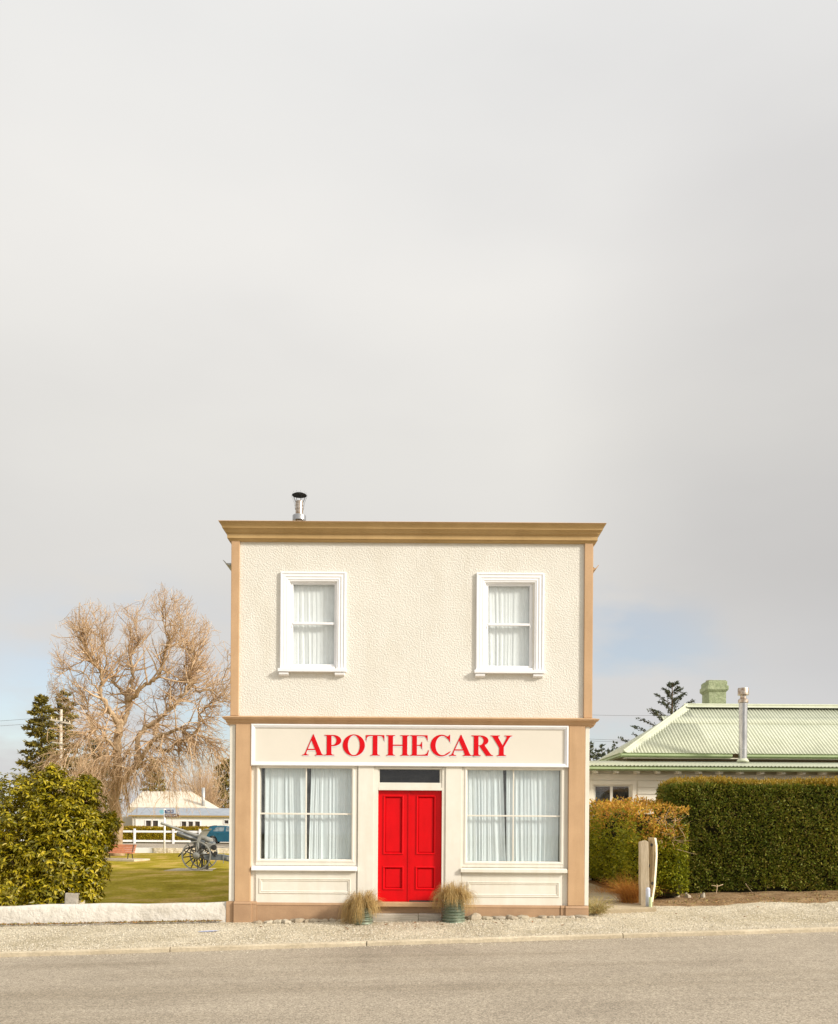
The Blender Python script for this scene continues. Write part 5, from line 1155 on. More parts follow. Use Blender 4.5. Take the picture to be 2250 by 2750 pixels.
def conifer(name, label, px, ytop, ybase, wpx, Y, m, seed, n=2600, shape=1.0, lf=.35, dens=1.0, sparse=False, group=None, zb=0.0, gap=.1):
    r = np.random.default_rng(seed); top = at(px, ytop, Y); x = top.x; H = top.z-zb; Wd = wpx*Y/F
    t = thing(name, label, 'tree', (x, Y, zb), group)
    MB().tube([(x, Y, zb), (x, Y, zb+H*.6), (x, Y, zb+H*.985)], [H*.018, H*.011, .015], 7).build('trunk', 'stem', t)
    nb = int((70 if not sparse else 62)*dens); hh = np.linspace(gap, .985, nb) + r.normal(0, .008, nb); hh = np.clip(hh, gap, .99)
    prof_ = (1-hh)**shape*(.85+.3*r.uniform(0, 1, nb)); az = np.arange(nb)*2.4+r.uniform(0, .6, nb)
    C = []; D = []; T_ = []
    BR = MB()
    for h_, w_, a in zip(hh, prof_, az):
        L_ = max(.12, w_*Wd/2); z0 = zb+h_*H; d = Vector((math.cos(a), math.sin(a), 0)); up_ = (.85 if sparse else .05+.5*h_)
        k = max(6, int(n/nb*(.35+L_/(Wd/2))))
        s_ = r.uniform(.05, 1, k)**.8; sag = -L_*.25*s_**2 + L_*up_*s_
        base = np.stack([x+d.x*L_*s_, Y+d.y*L_*s_, z0+sag], 1); spread = .045*L_*(1.1-s_*.8)+.03 if sparse else .22*L_*(1.1-s_*.8)+.04
        base += r.normal(0, 1, base.shape)*spread[:, None]*np.array([1, 1, .45])
        C.append(base); D.append(np.array([d.x, d.y, up_*.6])+r.normal(0, .55, base.shape))
        BR.tube([(x, Y, z0), (x+d.x*L_*.5, Y+d.y*L_*.5, z0+L_*(up_*.5-.06)), (x+d.x*L_*.97, Y+d.y*L_*.97, z0+L_*(up_*.97-.23))], [.012+L_*.012, .01+L_*.006, .006], 4)
    BR.build('branches', 'stem', t)
    C = np.concatenate(C); D = np.concatenate(D)
    v, f = leaf_arrays(C, D, r.normal(size=C.shape)+np.array([0, 0, .5]), lf*r.uniform(.6, 1.3, len(C)), lf*.42*r.uniform(.7, 1.3, len(C)))
    np_mesh('crown', v, f, m, t); return t
conifer('conifer', 'rounded olive conifer directly behind the power pole', 172, 1856, 2150, 135, 100, 'conifer_olive', 51, n=8500, shape=.5, lf=.42)
conifer('conifer', 'tall olive conifer at the photo edge behind the pole', 112, 1868, 2150, 150, 96, 'conifer_olive', 52, n=9000, shape=.55, lf=.42)
conifer('conifer', 'olive green conifer behind the cottage flue, next to the shop wall', 606, 2040, 2200, 150, 120, 'conifer_olive', 53, n=5200, shape=.6, lf=.5)
conifer('conifer', 'olive conifer behind the white cottage, half hidden by bare twigs', 415, 2040, 2200, 110, 125, 'conifer_olive', 54, n=3200, shape=.7, lf=.5)
conifer('conifer', 'broad dark conifer left of the cottage, behind the bare tree', 255, 1985, 2200, 150, 118, 'conifer', 58, n=4800, shape=.6, lf=.5)
conifer('conifer', 'sparse upswept conifer rising behind the green roof', 1805, 1826, 2200, 460, 44, 'conifer_blue', 55, n=9000, shape=.85, lf=.13, sparse=True, gap=.25)
dist = [(1585, 1992, 48), (1603, 2012, 44), (1617, 2000, 40), (1634, 2014, 46), (1651, 1992, 44), (1672, 2010, 50), (1696, 2004, 50)]
for i, (px, yt, w_) in enumerate(dist):
    conifer('conifer', f'far spruce on the skyline right of the shop, {ordn[i]} from the shop wall', px, yt, 2100, w_*1.5, 190+8*(i % 3), 'conifer_blue', 60+i, n=1500, shape=.85, lf=.75, group='far spruces between shop and green roof')

def bare_bush(label, px, py0, py1, wpx, Y, seed, n=260, m='twig'):
    r = np.random.default_rng(seed); b_ = at(px, py0, Y); tp_ = at(px, py1, Y); H = tp_.z-0; Wd = wpx*Y/F/2
    t = thing('bare_bush', label, 'bush', (b_.x, Y, 0))
    K = 7; tt = np.linspace(0, 1, K)
    dx = r.normal(0, .5, n).clip(-1.2, 1.2); dy = r.normal(0, .4, n); hh = H*r.uniform(.45, 1.0, n)*(1-.25*np.abs(dx))
    P = np.stack([b_.x+dx[:, None]*Wd*tt**1.3+r.normal(0, .05, (n, K))*H*.1, Y+dy[:, None]*Wd*tt+r.normal(0, .05, (n, K)), hh[:, None]*tt], -1)
    R_ = np.repeat((.035*(1-tt)+.010)[None], n, 0)
    b3, t3, q3 = sub(P, R_, n*14, seed+1, .25)
    P2, R2 = spawn(b3, t3, 0, (.4, 1.6), 5, np.full(len(b3), .014), .006, .5, .25, seed+2, lambda b: np.full(len(b), .03), 1.2)
    v, f = merge([tubes(P, R_, 4)]); np_mesh('stems', v, f, m, t); v, f = merge([tubes(P2, R2, 3)]); np_mesh('twigs', v, f, m, t)
bare_bush('tangled leafless bush behind the right end of the cottage roof', 545, 2200, 2050, 150, 96, 71, 300)
bare_bush('leafless brown bush between pole and bare tree', 225, 2200, 2035, 170, 92, 72, 320)
# ------------------------------------------------------------------ right: green roofed house
HY = 24.0; hs = thing('weatherboard_house', 'single storey cream weatherboard house with pale green corrugated roof', 'house', (9, HY, .3))
def k7(x): return 1560+x*.33986
def j7(y): return 1780+y*.33986
hx0, hx1 = 3.75, 19.0
zg = at(1700, 2057, HY-.4).z          # top of the lower gutter
zwt = zg-.02
wnd = rect(1594, 2108, 1694, 2215, HY)
hol = [(wnd[0], wnd[1], wnd[2], wnd[3])]
hw = MB().wall(hx0, hx1, -.2, zwt, hol, HY, HY+.15)
hwo = hw.build('wall', 'house_board', hs)
bz = -.1; bm_ = MB()
brd = .178; z = zwt-.34; i = 0
wx0, wx1 = wnd[0]-.17, wnd[1]+.17
while z > .2:
    for (a, b) in ((hx0, wx0-.01), (wx1+.01, hx1)) if z-brd < wnd[3]+.12 else ((hx0, hx1),):
        bm_.add([(a, HY-.030, z-brd), (b, HY-.030, z-brd), (b, HY-.006, z), (a, HY-.006, z), (a, HY, z-brd), (b, HY, z-brd), (b, HY, z), (a, HY, z)], [(0, 1, 2, 3), (0, 4, 5, 1), (0, 3, 7, 4), (1, 5, 6, 2)])
    z -= brd
bm_.build('weatherboards', 'house_board', hs)
MB().box(hx0, hx1, HY-.035, HY-.001, zwt-.335, zwt-.17).build('frieze_board', 'house_board', hs)
MB().box(hx0, hx0+.25, HY+.15, HY+9, -.2, zwt).build('side_wall', 'house_board', hs)
wf = MB().frame(wnd[0]-.13, wnd[1]+.13, wnd[2]-.1, wnd[3]+.12, [(0, 0), (0, .05), (.10, .05), (.105, .03), (.13, .03), (.135, -.05)], HY).build('window', 'house_board', hs)
xm_ = at(1642, 2150, HY).x
sf = MB(); 
for (a, b) in ((wnd[0], wnd[0]+.05), (xm_-.035, xm_+.035), (wnd[1]-.05, wnd[1])): sf.box(a, b, HY+.02, HY+.07, wnd[2]+.0, wnd[3]-.042)
sf.box(wnd[0], wnd[1], HY+.02, HY+.07, wnd[3]-.04, wnd[3]); bevel(sf.build('sash', 'cream', wf), .004)
MB().box(wnd[0], wnd[1], HY+.04, HY+.044, wnd[2], wnd[3]).build('glass', 'glass', wf)
MB().box(hx0+.3, hx1, HY+1.6, HY+1.7, .0, zwt).build('inner_partition', mat('brown_interior', (.09, .055, .035), (.14, .09, .06), scale=2, rough=.9), hs)
q = MB()
for i in range(5): q.box(wnd[0]+.06, wnd[1]-.06, HY+.30+.0, HY+.31, wnd[3]-.12-.09*i, wnd[3]-.10-.09*i) if False else None
MB().box(wnd[0]-.2, wnd[1]+.2, HY+.35, HY+.37, wnd[3]-.16, wnd[3]+.05).build('pelmet', mat('brown_pelmet', (.16, .09, .05), rough=.9), wf)
def corrugated(name, P00, P10, P11, P01, pitch, amp, m, parent, lap=None):
    """sheet from eave (P00-P10) to ridge (P01-P11); ribs run up the slope"""
    P00, P10, P11, P01 = map(np.array, (P00, P10, P11, P01))
    up_ = (P01+P11)/2-(P00+P10)/2; al = P10-P00; al = al/np.linalg.norm(al)
    nrm_ = np.cross(al, up_); nrm_ /= np.linalg.norm(nrm_)
    if nrm_[2] < 0: nrm_ = -nrm_
    E0, E1 = P00@al, P10@al
    n_ = max(8, int((E1-E0)/pitch*6)); xs_ = np.linspace(E0, E1, n_+1); V = []; Fq = []
    sl_ = up_-al*(up_@al); 
    def tmax(e):   # how far up the slope this rib goes before it meets a hip
        a0, a1 = P01@al, P11@al; t = 1.0
        if a0 > E0 and e < a0: t = min(t, (e-E0)/(a0-E0))
        if a1 < E1 and e > a1: t = min(t, (E1-e)/(E1-a1))
        return max(t, 0)
    org = P00-al*E0
    for e in xs_:
        w_ = amp*math.sin((e-E0)/pitch*2*PI)
        for k in range(2): V.append(org+al*e+sl_*(tmax(e)*k)+nrm_*w_)
    for i in range(n_): Fq.append((2*i, 2*i+2, 2*i+3, 2*i+1))
    o = np_mesh(name, V, Fq, m, parent); smooth(o)
    so_ = o.modifiers.new('s', 'SOLIDIFY'); so_.thickness = .004; so_.offset = -1
    return o, sl_, nrm_, al
RY = 26.0
ec = at(1676, 2021.5, RY); zr_e = ec.z
rc = at(1845, 1898, RY+2.62)
zR = rc.z; ex0 = ec.x; rx0 = rc.x; ex1 = 24.0
d_ = 2.62
corrugated('roof', (ex0, RY, zr_e), (ex1, RY, zr_e), (ex1, RY+d_, zR), (rx0, RY+d_, zR), .10, .012, 'green_roof', hs)
corrugated('roof', (ex0, RY+2*d_, zr_e), (ex0, RY, zr_e), (rx0, RY+d_, zR), (rx0, RY+d_, zR), .10, .012, 'green_roof', hs)
MB().add([(ex0, RY+2*d_, zr_e), (ex1, RY+2*d_, zr_e), (ex1, RY+d_, zR), (rx0, RY+d_, zR)], [(0, 1, 2, 3)]).build('roof', 'green_roof', hs)
# lap line of the sheets, hip and ridge capping
for f_ in (.62,):
    A = Vector((ex0, RY, zr_e)).lerp(Vector((rx0, RY+d_, zR)), f_); B = Vector((ex1, RY, zr_e)).lerp(Vector((ex1, RY+d_, zR)), f_)
    nv = Vector((0, -(zR-zr_e), d_)).normalized(); u = Vector((0, d_, zR-zr_e)).normalized()
    n_ = int((B.x-A.x)/.10*6); V = []; Fq = []
    for i in range(n_+1):
        x = A.x+(B.x-A.x)*i/n_; w_ = .012*math.sin((x-ex0)/.10*2*PI)+.012
        for s_ in (-.012, .5): 
            p = Vector((x, A.y, A.z))+u*s_+nv*(w_ if s_ < 0 else w_-.010); V.append(p)
    for i in range(n_): Fq.append((2*i, 2*i+2, 2*i+3, 2*i+1))
    o = smooth(np_mesh('roof_lap', V, Fq, 'green_roof', hs)); so_ = o.modifiers.new('s', 'SOLIDIFY'); so_.thickness = .010; so_.offset = -1
hp = MB(); A = Vector((ex0-.02, RY-.02, zr_e+.0)); B = Vector((rx0, RY+d_, zR+.03))
dl = (B-A).normalized(); s1 = Vector((1, 0, 0))*.20; s2 = Vector((0, 1, 0))*.20
s1 = s1+Vector((0, 0, -.03)); s2 = s2+Vector((0, 0, -.03)); upv = Vector((0, 0, .045))
hp.add([A+upv, B+upv, B+s1+Vector((0, 0, .0)), A+s1+Vector((0, 0, .0)), A+s2, B+s2], [(0, 3, 2, 1), (0, 1, 5, 4)])
hp.tube([A+Vector((0, 0, .05)), B+Vector((0, 0, .05))], .035, 8)
hp.build('hip_capping', 'green_roof', hs)
rd_ = MB(); rd_.add([(rx0-.1, RY+d_, zR+.065), (ex1, RY+d_, zR+.065), (ex1, RY+d_-.19, zR-.035), (rx0-.05, RY+d_-.19, zR-.035), (rx0-.05, RY+d_+.19, zR-.035), (ex1, RY+d_+.19, zR-.035)], [(0, 3, 2, 1), (0, 1, 5, 4)])
rd_.tube([(rx0-.1, RY+d_, zR+.07), (ex1, RY+d_, zR+.07)], .04, 8); rd_.build('ridge_capping', 'green_roof', hs)
def gutter(name, a, b, parent, h=.12, dpt=.12, m='green_gutter'):
    a, b = Vector(a), Vector(b); d = (b-a).normalized(); o_ = Vector((d.y, -d.x, 0))
    pr = [(0, 0), (0, -h), (dpt*.55, -h), (dpt*.95, -h*.65), (dpt*.8, -h*.2), (dpt, 0), (dpt*.93, .0), (dpt*.7, -h*.2), (dpt*.5, -h*.85), (.01, -h*.9), (.01, 0)]
    vs = [p+o_*x+Vector((0, 0, z)) for p in (a, b) for x, z in pr]; n_ = len(pr)
    return MB().add(vs, [(i, (i+1) % n_, (i+1) % n_+n_, i+n_) for i in range(n_)]+[tuple(range(n_-1, -1, -1)), tuple(range(n_, 2*n_))]).build(name, m, parent)
fl_x = at(1995.5, 2000, RY-.6).x
gutter('gutter', (ex0-.10, RY-.02, zr_e-.005), (fl_x-.13, RY-.02, zr_e-.015), hs); gutter('gutter', (fl_x+.13, RY-.02, zr_e-.015), (ex1, RY-.02, zr_e-.02), hs)
gutter('gutter', (ex0-.02, RY+2*d_, zr_e-.005), (ex0-.02, RY-.02, zr_e-.005), hs)
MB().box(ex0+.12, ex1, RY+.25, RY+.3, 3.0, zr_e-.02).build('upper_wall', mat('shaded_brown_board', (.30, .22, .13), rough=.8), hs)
MB().box(ex0+.02, ex1, RY-.01, RY+.25, zr_e-.16, zr_e-.13).build('soffit', 'house_board', hs)
# lean-to roof over the front rooms
zl1 = zr_e-.22
corrugated('lean_to_roof', (hx0-.15, HY-.45, zg+.01), (ex1, HY-.45, zg+.01), (ex1, RY+.26, zl1), (hx0-.15, RY+.26, zl1), .10, .014, 'green_roof', hs)
gutter('gutter', (hx0-.2, HY-.45, zg-.015), (hx1, HY-.45, zg-.015), hs, h=.115)
for i in range(22):
    x = at(1594, 2065, HY).x+.545*i
    if x < hx1: bevel(MB().box(x-.045, x+.045, HY-.42, HY-.04, zg-.185, zg-.10).build('rafter_tail', 'house_board', hs), .004)
MB().box(hx0, hx1, HY-.44, HY-.04, zg-.095, zg-.075).build('eave_lining', mat('yellow_green_eave', (.34, .33, .12), rough=.7), hs)
# chimney
a, b, c_, d = rect(1904, 1858, 1949.5, 1900, 28.78); dp = .72; y0 = 28.78
ch = MB().box(a, b, y0, y0+dp, 4.6, d).build('chimney', 'green_chimney', hs)
ccm = MB(); aw = b-a; zt1 = at(1918, 1826, y0).z; z1_ = at(1918, 1841, y0).z; z2_ = at(1918, 1853, y0).z
def ring(e, za, zb, ez=0): ccm.add([(a-e, y0-e, za), (b+e, y0-e, za), (b+e, y0+dp+e, za), (a-e, y0+dp+e, za), (a-e-ez, y0-e-ez, zb), (b+e+ez, y0-e-ez, zb), (b+e+ez, y0+dp+e+ez, zb), (a-e-ez, y0+dp+e+ez, zb)], [(0, 3, 2, 1), (4, 5, 6, 7), (0, 1, 5, 4), (1, 2, 6, 5), (2, 3, 7, 6), (3, 0, 4, 7)])
ring(.005, d-.001, z2_, .05); ring(.065, z2_+.002, z1_); ring(.03, z1_+.002, zt1-.03); ring(.0, zt1-.028, zt1)
cco = ccm.build('chimney_cap', 'green_chimney', ch); bevel(cco, .02)
for (xx, w_) in ((.25, .13), (.62, .12)): MB().lathe((a+aw*xx, y0+dp/2, 0), [(w_, zt1-.02), (w_, zt1+.035), (w_-.02, zt1+.045), (w_-.03, zt1)], 18).build('chimney_pot', 'stone_block', ch)
# flue through the lean-to roof
FYY = RY-.65; fa = at(1983.5, 2036, FYY); fb = at(2005.5, 2036, FYY); fxc = (fa.x+fb.x)/2; fr_ = (fb.x-fa.x)/2; zq = lambda y: at(1997, y, FYY).z
smooth(MB().lathe((fxc, FYY, 0), [(fr_, zq(2045)), (fr_, zq(2014)), (fr_*1.03, zq(2013.5)), (fr_*1.03, zq(2012)), (fr_, zq(2011.5)), (fr_, zq(1922)), (fr_*1.03, zq(1921.5)), (fr_*1.03, zq(1920)), (fr_, zq(1919.5)), (fr_, zq(1886))], 28).build('flue', 'steel', hs))
fo = bpy.data.objects[[o.name for o in hs.children if o.name.startswith('flue')][-1]]; fo.modifiers.new('e', 'EDGE_SPLIT').split_angle = .5
co_ = smooth(MB().lathe((fxc, FYY, 0), [(fr_*.9, zq(1889)), (fr_*1.22, zq(1887)), (fr_*1.22, zq(1880)), (fr_*1.0, zq(1877)), (fr_*.72, zq(1876)), (fr_*.72, zq(1868)), (fr_*1.28, zq(1867)), (fr_*1.32, zq(1866)), (fr_*1.32, zq(1850)), (fr_*1.25, zq(1848)), (.001, zq(1847))], 28).build('cowl', 'rust', fo)); co_.modifiers.new('e', 'EDGE_SPLIT').split_angle = .4
smooth(MB().lathe((fxc, FYY, 0), [(fr_*1.5, zq(2046)), (fr_*1.3, zq(2041)), (fr_*1.02, zq(2037))], 24).build('flashing', 'green_roof', fo))

# ------------------------------------------------------------------ right: hedges, posts, small plants
hz1 = at(1900, 2100, 20.1).z
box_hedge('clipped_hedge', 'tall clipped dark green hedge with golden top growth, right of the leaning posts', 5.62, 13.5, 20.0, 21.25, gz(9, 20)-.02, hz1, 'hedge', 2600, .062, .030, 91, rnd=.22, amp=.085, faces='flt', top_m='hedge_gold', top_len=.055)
gh = thing('privet_hedge', 'loose golden privet hedge running back along the concrete path', 'hedge', (5.1, 21.5, .2))
def privet(n_, seed, Lf, Wf, m, cond, name):
    r = np.random.default_rng(seed); y = r.uniform(18.7, 26.2, n_); f_ = r.choice(3, n_, p=[.62, .22, .16])
    h0 = .2+.03*(y-17.3)*1.0; ht = np.interp(y, [18.5, 19.2, 20.5, 22.5, 24.5, 26.3], [1.55, 2.02, 2.28, 2.33, 2.25, 2.10]) + .10*vnoise(np.stack([y, y*0, y*0], 1), 2.6, 3)
    xl = np.interp(y, [18.5, 19.5, 22, 26], [4.95, 4.66, 4.45, 4.42]); xr = np.interp(y, [18.5, 19.2, 20.2, 26], [5.15, 5.7, 6.1, 6.1])
    u = r.uniform(0, 1, n_); X = np.where(f_ == 0, xl, np.where(f_ == 1, xl+(xr-xl)*u, xl+(xr-xl)*u)); Z = np.where(f_ == 0, h0+(ht-h0)*u, ht)
    Y = np.where(f_ == 2, 18.85, y); ht2 = np.interp(18.85, [18.5, 19.2], [1.55, 2.02]); Z = np.where(f_ == 2, .25+(ht2-.25)*r.uniform(0, 1, n_), Z); X = np.where(f_ == 2, 4.9+(.75)*u, X)
    # belly and rounded shoulder on the path side
    k = (Z-h0)/(ht-h0); X = X + np.where(f_ == 0, .30*np.clip(k-.70, 0, 1)**1.2*2.2-.10*np.sin(k*PI), 0)
    P = np.stack([X, Y, Z], 1); Nv = np.where((f_ == 0)[:, None], [-1, -.15, .2], np.where((f_ == 1)[:, None], [0, 0, 1], [-.2, -1, .1])).astype(float)
    P += Nv*(.11*vnoise(P, 1.7, 8)+.07*vnoise(P, 5.5, 9)+r.uniform(-.14, .02, n_))[:, None]
    ok = (vnoise(P, 3.4, 12) > -.62) & (P[:, 2] > h0+.10+.14*vnoise(P, 2.2, 4)) & cond(P, h0, ht, r)
    P, Nv = P[ok], Nv[ok]; D = unit(Nv*.7+r.normal(0, .6, P.shape)+np.array([0, 0, .2])); s_ = r.uniform(.6, 1.3, len(P))
    v, f = leaf_arrays(P, D, r.normal(size=P.shape)+np.array([0, 0, .7]), Lf*s_, Wf*s_); return np_mesh(name, v, f, m, gh)
privet(30000, 92, .07, .038, 'gold_green', lambda P, a, b, r: P[:, 2] < b-.42+.38*vnoise(P, 1.8, 15)+.2*r.normal(size=len(P)), 'foliage')
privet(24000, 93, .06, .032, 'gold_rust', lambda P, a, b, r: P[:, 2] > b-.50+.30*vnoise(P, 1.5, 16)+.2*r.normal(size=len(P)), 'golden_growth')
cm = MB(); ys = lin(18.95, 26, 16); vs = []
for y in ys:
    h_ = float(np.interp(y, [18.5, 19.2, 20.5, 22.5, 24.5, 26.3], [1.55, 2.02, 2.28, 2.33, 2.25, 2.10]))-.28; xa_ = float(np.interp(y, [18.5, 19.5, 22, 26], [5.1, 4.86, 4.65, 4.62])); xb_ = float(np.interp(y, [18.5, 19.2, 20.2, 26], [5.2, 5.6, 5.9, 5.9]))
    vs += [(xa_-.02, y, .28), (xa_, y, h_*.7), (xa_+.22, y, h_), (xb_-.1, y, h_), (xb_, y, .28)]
cm.add(vs, [(i*5+j, (i+1)*5+j, (i+1)*5+(j+1) % 5, i*5+(j+1) % 5) for i in range(15) for j in range(5)]+[(0, 1, 2, 3, 4), (79, 78, 77, 76, 75)]); cm.build('inner_core', 'hedge_core', gh)
# bare sprays poking out of the privet by the posts
r = np.random.default_rng(33); n_ = 60; base = np.stack([r.uniform(4.95, 5.5, n_), np.full(n_, 18.9)+r.uniform(-.05, .1, n_), r.uniform(1.2, 2.0, n_)], 1)
Pq, Rq = spawn(base, np.tile([[-.1, -.5, .3]], (n_, 1)), 0, (.12, .45), 5, np.full(n_, .005), .002, .5, .1, 34, lambda b: np.full(len(b), -.02), 1)
v, f = tubes(Pq, Rq, 4); np_mesh('bare_sprays', v, f, 'twig', gh)

# two weathered post stumps
def plank(name, label, ul, ur, ll, lr, Y, th, m, seed, jag):
    r = random.Random(seed); n_ = 6; top = []
    A, B = at(*ul, Y), at(*ur, Y); C, D_ = at(*ll, Y), at(*lr, Y)
    pts = [(C.x, C.z-.1), (D_.x, D_.z-.1)] 
    for i in range(5): 
        t = (i+1)/6; pts.append((D_.x+(B.x-D_.x)*t+r.uniform(-.006, .006), D_.z+(B.z-D_.z)*t))
    for i in range(n_+1):
        t = 1-i/n_; pts.append((A.x+(B.x-A.x)*t, A.z+(B.z-A.z)*t+jag*math.sin(t*PI)*.9+r.uniform(-jag, jag)*.3))
    for i in range(5):
        t = 1-(i+1)/6; pts.append((C.x+(A.x-C.x)*t+r.uniform(-.006, .006), C.z+(A.z-C.z)*t))
    o = MB().prism(pts, Y, Y+th).build(name, m, None, ((C.x+D_.x)/2, Y, C.z)); bevel(o, .012); return tag(o, label, 'post')
pa = plank('timber_post', 'thick weathered timber post stump with worn rounded top beside the path', (1719, 2263), (1741, 2259), (1720, 2420), (1745, 2428), 17.95, .16, 'post', 3, .03)
M['post2'] = mat('yellowed_board', (.27, .20, .11), (.40, .31, .18), scale=3, rough=.9, bump=.5, bscale=8, bdist=.02, stretch=(12, 12, .8), detail=9, fine=(16, .75, 1.1))
pb = plank('timber_post', 'taller weathered board post with knot holes, tight against the hedge', (1742, 2249.5), (1760, 2249.5), (1745, 2424), (1755, 2424), 18.13, .07, 'post2', 4, .004)
kn = MB()
for (px, py, rx, rz2) in ((1750, 2269, 3.4, 4.6), (1752, 2372, 3.6, 5), (1743, 2325, 2, 5)):
    p = at(px, py, 18.12); k_ = 18.1/F; n_ = 12
    kn.add([(p.x+rx*k_*math.cos(2*PI*i/n_)*(1+.2*math.sin(i*2.3)), 18.126, p.z+rz2*k_*math.sin(2*PI*i/n_)) for i in range(n_)], [tuple(range(n_))])
kn.build('knot', 'gundark', pb)
stv = MB(); pts = [(1759.5, 2250), (1762.5, 2270), (1763, 2300), (1760.5, 2340), (1757.5, 2380), (1753.5, 2405), (1751, 2422)]
vs = []
for (px, py) in pts:
    p = at(px, py, 18.05); w_ = .022
    vs += [(p.x-w_, 18.03, p.z), (p.x+w_, 18.06, p.z), (p.x+w_, 18.09, p.z), (p.x-w_, 18.06, p.z)]
stv.add(vs, [(i*4+j, (i+1)*4+j, (i+1)*4+(j+1) % 4, i*4+(j+1) % 4) for i in range(6) for j in range(4)]+[(3, 2, 1, 0), (24, 25, 26, 27)])
o = stv.build('bent_batten', 'cast', None, tuple(at(1751, 2422, 18.05))); tag(o, 'thin pale bowed batten leaning on the right side of the posts', 'batten')
ba = at(1739.5, 2433, 17.82); bb_ = at(1739.5, 2383, 17.82)
smooth(MB().lathe((ba.x, 17.82, 0), [(.044, ba.z-.05), (.044, bb_.z-.035), (.036, bb_.z-.012), (.018, bb_.z), (.001, bb_.z+.002)], 16).build('marker_tube', 'tube_blue', None, tuple(ba)))
tag(bpy.data.objects['marker_tube'], 'pale blue round topped marker tube at the foot of the timber post', 'marker')
ba = at(1746.5, 2438, 17.72); bb_ = at(1745.5, 2409, 17.72)
o = smooth(MB().lathe((ba.x, 17.72, 0), [(.033, ba.z-.04), (.033, ba.z+.09), (.036, ba.z+.095), (.033, ba.z+.10), (.033, bb_.z), (.028, bb_.z), (.027, bb_.z-.03), (.001, bb_.z-.03)], 16).build('marker_tube', 'tube_green', None, tuple(ba))); o.modifiers.new('e', 'EDGE_SPLIT').split_angle = .5
tag(o, 'short pale green open topped tube in front of the blue one', 'marker')

def tuft(name, label, cat, px, py, Y, n_, Lr, spread, lean_, m, seed, rad, zb=None, wid=.004):
    p = at(px, py, Y); x, y = p.x, Y; zb = gz(x, y)+.01 if zb is None else zb
    r = np.random.default_rng(seed); K = 7; tt = np.linspace(0, 1, K)[None]; a = r.uniform(0, 2*PI, n_); Lg = r.uniform(*Lr, n_)[:, None]; sp_ = np.abs(r.normal(spread, spread*.4, n_))[:, None]
    bx, by = x+rad*r.normal(0, .5, n_), y+rad*r.normal(0, .5, n_)
    P = np.stack([bx[:, None]+Lg*sp_*np.cos(a)[:, None]*tt**1.4+lean_*tt*Lg, by[:, None]+Lg*sp_*np.sin(a)[:, None]*tt**1.4, zb+Lg*(tt*1.0-.45*sp_*tt**2.4)], -1)
    sd = unit(np.stack([-np.sin(a), np.cos(a), r.normal(0, .4, n_)], 1)); v, f = ribbons(P, np.repeat(wid*(1-.75*tt), n_, 0), sd)
    o = np_mesh(name, v, f, m, None, (x, y, zb)); return tag(o, label, cat)
tuft('dry_grass_clump', 'rust brown dry grass clump at the path edge, left of the posts', 'grass clump', 1697, 2425, 18.55, 1500, (.35, .80), .75, -.22, 'straw_red', 61, .22)
tuft('dry_grass_clump', 'low rust brown grass fringe under the privet hedge, halfway up the path', 'grass clump', 1648, 2398, 20.6, 500, (.12, .3), .9, -.1, 'straw_red', 62, .5)
cb_ = at(1597, 2449, 17.3); sh2 = thing('corner_shrub', 'small straw coloured feathery shrub against the shop corner by the path', 'shrub', (cb_.x, 17.35, .08))
r = np.random.default_rng(64); n_ = 260; a = r.uniform(0, 2*PI, n_); Lg = r.uniform(.15, .50, n_); base = np.stack([cb_.x+.05+r.normal(0, .05, n_), 17.4+r.normal(0, .08, n_), np.full(n_, .07)], 1)
dv = unit(np.stack([np.cos(a)*.6, np.sin(a)*.6-.1, r.uniform(.25, 1.1, n_)], 1)); K = 6; tt = np.linspace(0, 1, K)[None, :, None]
P = base[:, None]+dv[:, None]*Lg[:, None, None]*tt+np.array([0, 0, -.1])*tt**2; P[..., 0] = np.maximum(P[..., 0], 3.28)
v1 = ribbons(P, np.repeat((.006*(1-.5*np.linspace(0, 1, K)))[None], n_, 0), unit(r.normal(size=(n_, 3))))
ki = r.integers(0, n_, 3000); kk = r.integers(2, K, 3000); C = P[ki, kk]; D = unit(dv[ki]+r.normal(0, .6, (3000, 3)))
v2 = leaf_arrays(C, D, r.normal(size=(3000, 3)), r.uniform(.02, .05, 3000), np.full(3000, .007))
np_mesh('stems', *v1, 'straw', sh2); np_mesh('foliage', *v2, mat('feathery_leaves', None, rough=.8, island=[(.42, .35, .14), (.34, .30, .10), (.52, .44, .22), (.26, .25, .09)], trans=.2), sh2)
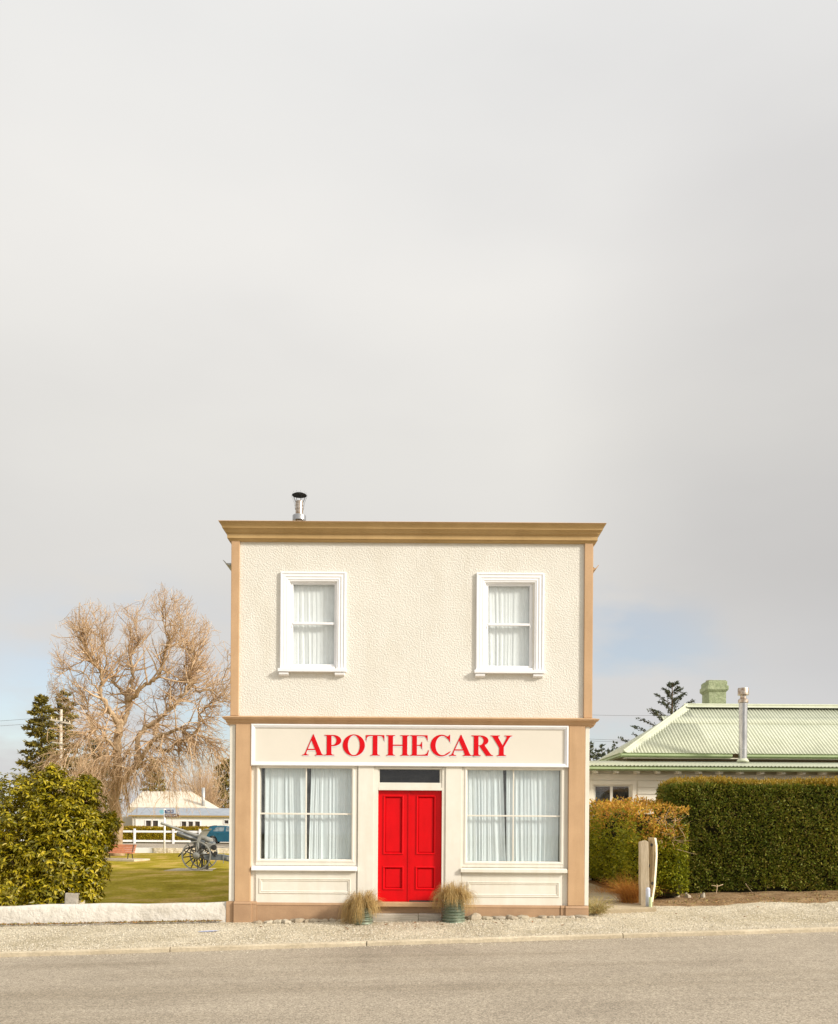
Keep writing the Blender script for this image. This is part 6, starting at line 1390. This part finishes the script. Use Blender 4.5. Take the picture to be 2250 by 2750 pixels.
# stones, sticks and a tuft or two along the hedge foot
for i, (px, py, w_, lab) in enumerate(((1814, 2421, 20, 'pale stone at the hedge foot, nearest the posts'), (1846, 2414, 17, 'broad stone at the hedge foot, middle of three'), (1887, 2411, 13, 'small stone at the hedge foot, farthest from the posts'))):
    p = at(px, py, 19.2); stone('hedge_stone', p.x, 19.2, w_*.0085, .12, .09, lab, 'stones at the foot of the hedge', 170+i)
    o = bpy.data.objects[[o.name for o in COL.objects if o.name.startswith('hedge_stone')][-1]]; o.location.z = gz(p.x, 19.2)+.03
n_ = 46; r = np.random.default_rng(81); base = np.stack([r.uniform(5.0, 8.6, n_), r.uniform(19.7, 20.0, n_), r.uniform(.24, .5, n_)], 1)
for i in range(4):
    b_ = Vector(base[i*3]); b_.z = gz(b_.x, b_.y)+.25; e_ = b_+Vector((random.uniform(-.3, .3), -random.uniform(.25, .6), -.18)); m_ = (b_+e_)/2+Vector((random.uniform(-.06, .06), 0, .06))
    tw = MB().tube([b_, m_, e_], [.010, .008, .004], 5); tw.tube([m_, m_+Vector((random.uniform(-.2, .2), -.12, .03))], [.006, .003], 4)
    o = tw.build('fallen_twig', 'bark', None, tuple(b_)); tag(o, 'bare dry twig poking out at the foot of the clipped hedge', 'twig', 'dry twigs under the hedge')

# loose chippings over the footway and along the gutter, litter at the wall foot
r = np.random.default_rng(201); n_ = 26000
X = r.uniform(-8.6, 9.4, n_); Tn = np.concatenate([r.uniform(0, 1, n_-7000), np.clip(np.abs(r.normal(0, .06, 7000)), 0, 1)]); kx = 14.72+.085*X
edge = r.uniform(0, 1, n_) < .12
y1_ = np.where(X < 3.2, 16.85, 18.1); Yc = np.where(edge, kx-np.abs(r.normal(.05, .16, n_))-.03, kx+.08+(y1_-kx-.08)*Tn)
tt_ = np.clip((Yc-kx-.1)/(np.where(X < 3.2, 17.45, 18.6)-kx-.1), 0, 1)
Zc = np.where(edge, .0262*X-.135-.088, (.0262*X-.141)*(1-tt_)+(.0245*X+.03*np.maximum(0, Yc-17.3))*tt_)
sz = r.uniform(.007, .020, n_); ok = ~((X > -3.7) & (X < 3.3) & (Yc > 16.8)); X, Yc, Zc, sz = X[ok], Yc[ok], Zc[ok], sz[ok]; n_ = len(X)
base = np.array([[1, 0, 0], [-.5, .8, 0], [-.5, -.8, 0], [.1, .1, .9]]); a = r.uniform(0, 6.28, n_)
V = base[None]*sz[:, None, None]*r.uniform(.6, 1.4, (n_, 4, 3)); ca, sa = np.cos(a)[:, None], np.sin(a)[:, None]
V = np.stack([V[..., 0]*ca-V[..., 1]*sa+X[:, None], V[..., 0]*sa+V[..., 1]*ca+Yc[:, None], V[..., 2]+Zc[:, None]+.004], -1).reshape(-1, 3)
f = (np.arange(n_)[:, None, None]*4+np.array([[[0, 1, 3], [1, 2, 3], [2, 0, 3]]])).reshape(-1, 3)
o = np_mesh('loose_gravel', V, f, mat('loose_chippings', None, rough=.9, island=[(.42, .36, .25), (.62, .55, .42), (.34, .28, .19), (.72, .66, .54), (.5, .43, .31)]))
tag(o, 'pale loose stone chippings scattered over the footway', 'gravel', kind='stuff')
n_ = 2600; X = np.concatenate([r.uniform(-8.6, -3.7, 1500), r.uniform(5, 9.4, 1100)]); Yc = np.concatenate([16.95-np.abs(r.normal(0, .06, 1500)), 18.6+r.uniform(-.5, 1.3, 1100)])
Zc = .0245*X+np.where(X < 0, .012, .03*np.maximum(0, Yc-17.3)+.035); C = np.stack([X, Yc, Zc], 1)
v, f = leaf_arrays(C, np.stack([r.normal(size=n_), r.normal(size=n_), np.abs(r.normal(.1, .5, n_))], 1), r.normal(size=(n_, 3))+np.array([0, 0, 1]), r.uniform(.02, .06, n_), r.uniform(.012, .03, n_))
o = np_mesh('leaf_litter', v, f, mat('dry_litter', None, rough=.9, island=[(.30, .15, .06), (.40, .24, .10), (.20, .12, .05), (.34, .27, .10), (.22, .21, .06)]))
tag(o, 'dry brown leaf litter and small weeds along the wall and hedge foot', 'litter', kind='stuff')
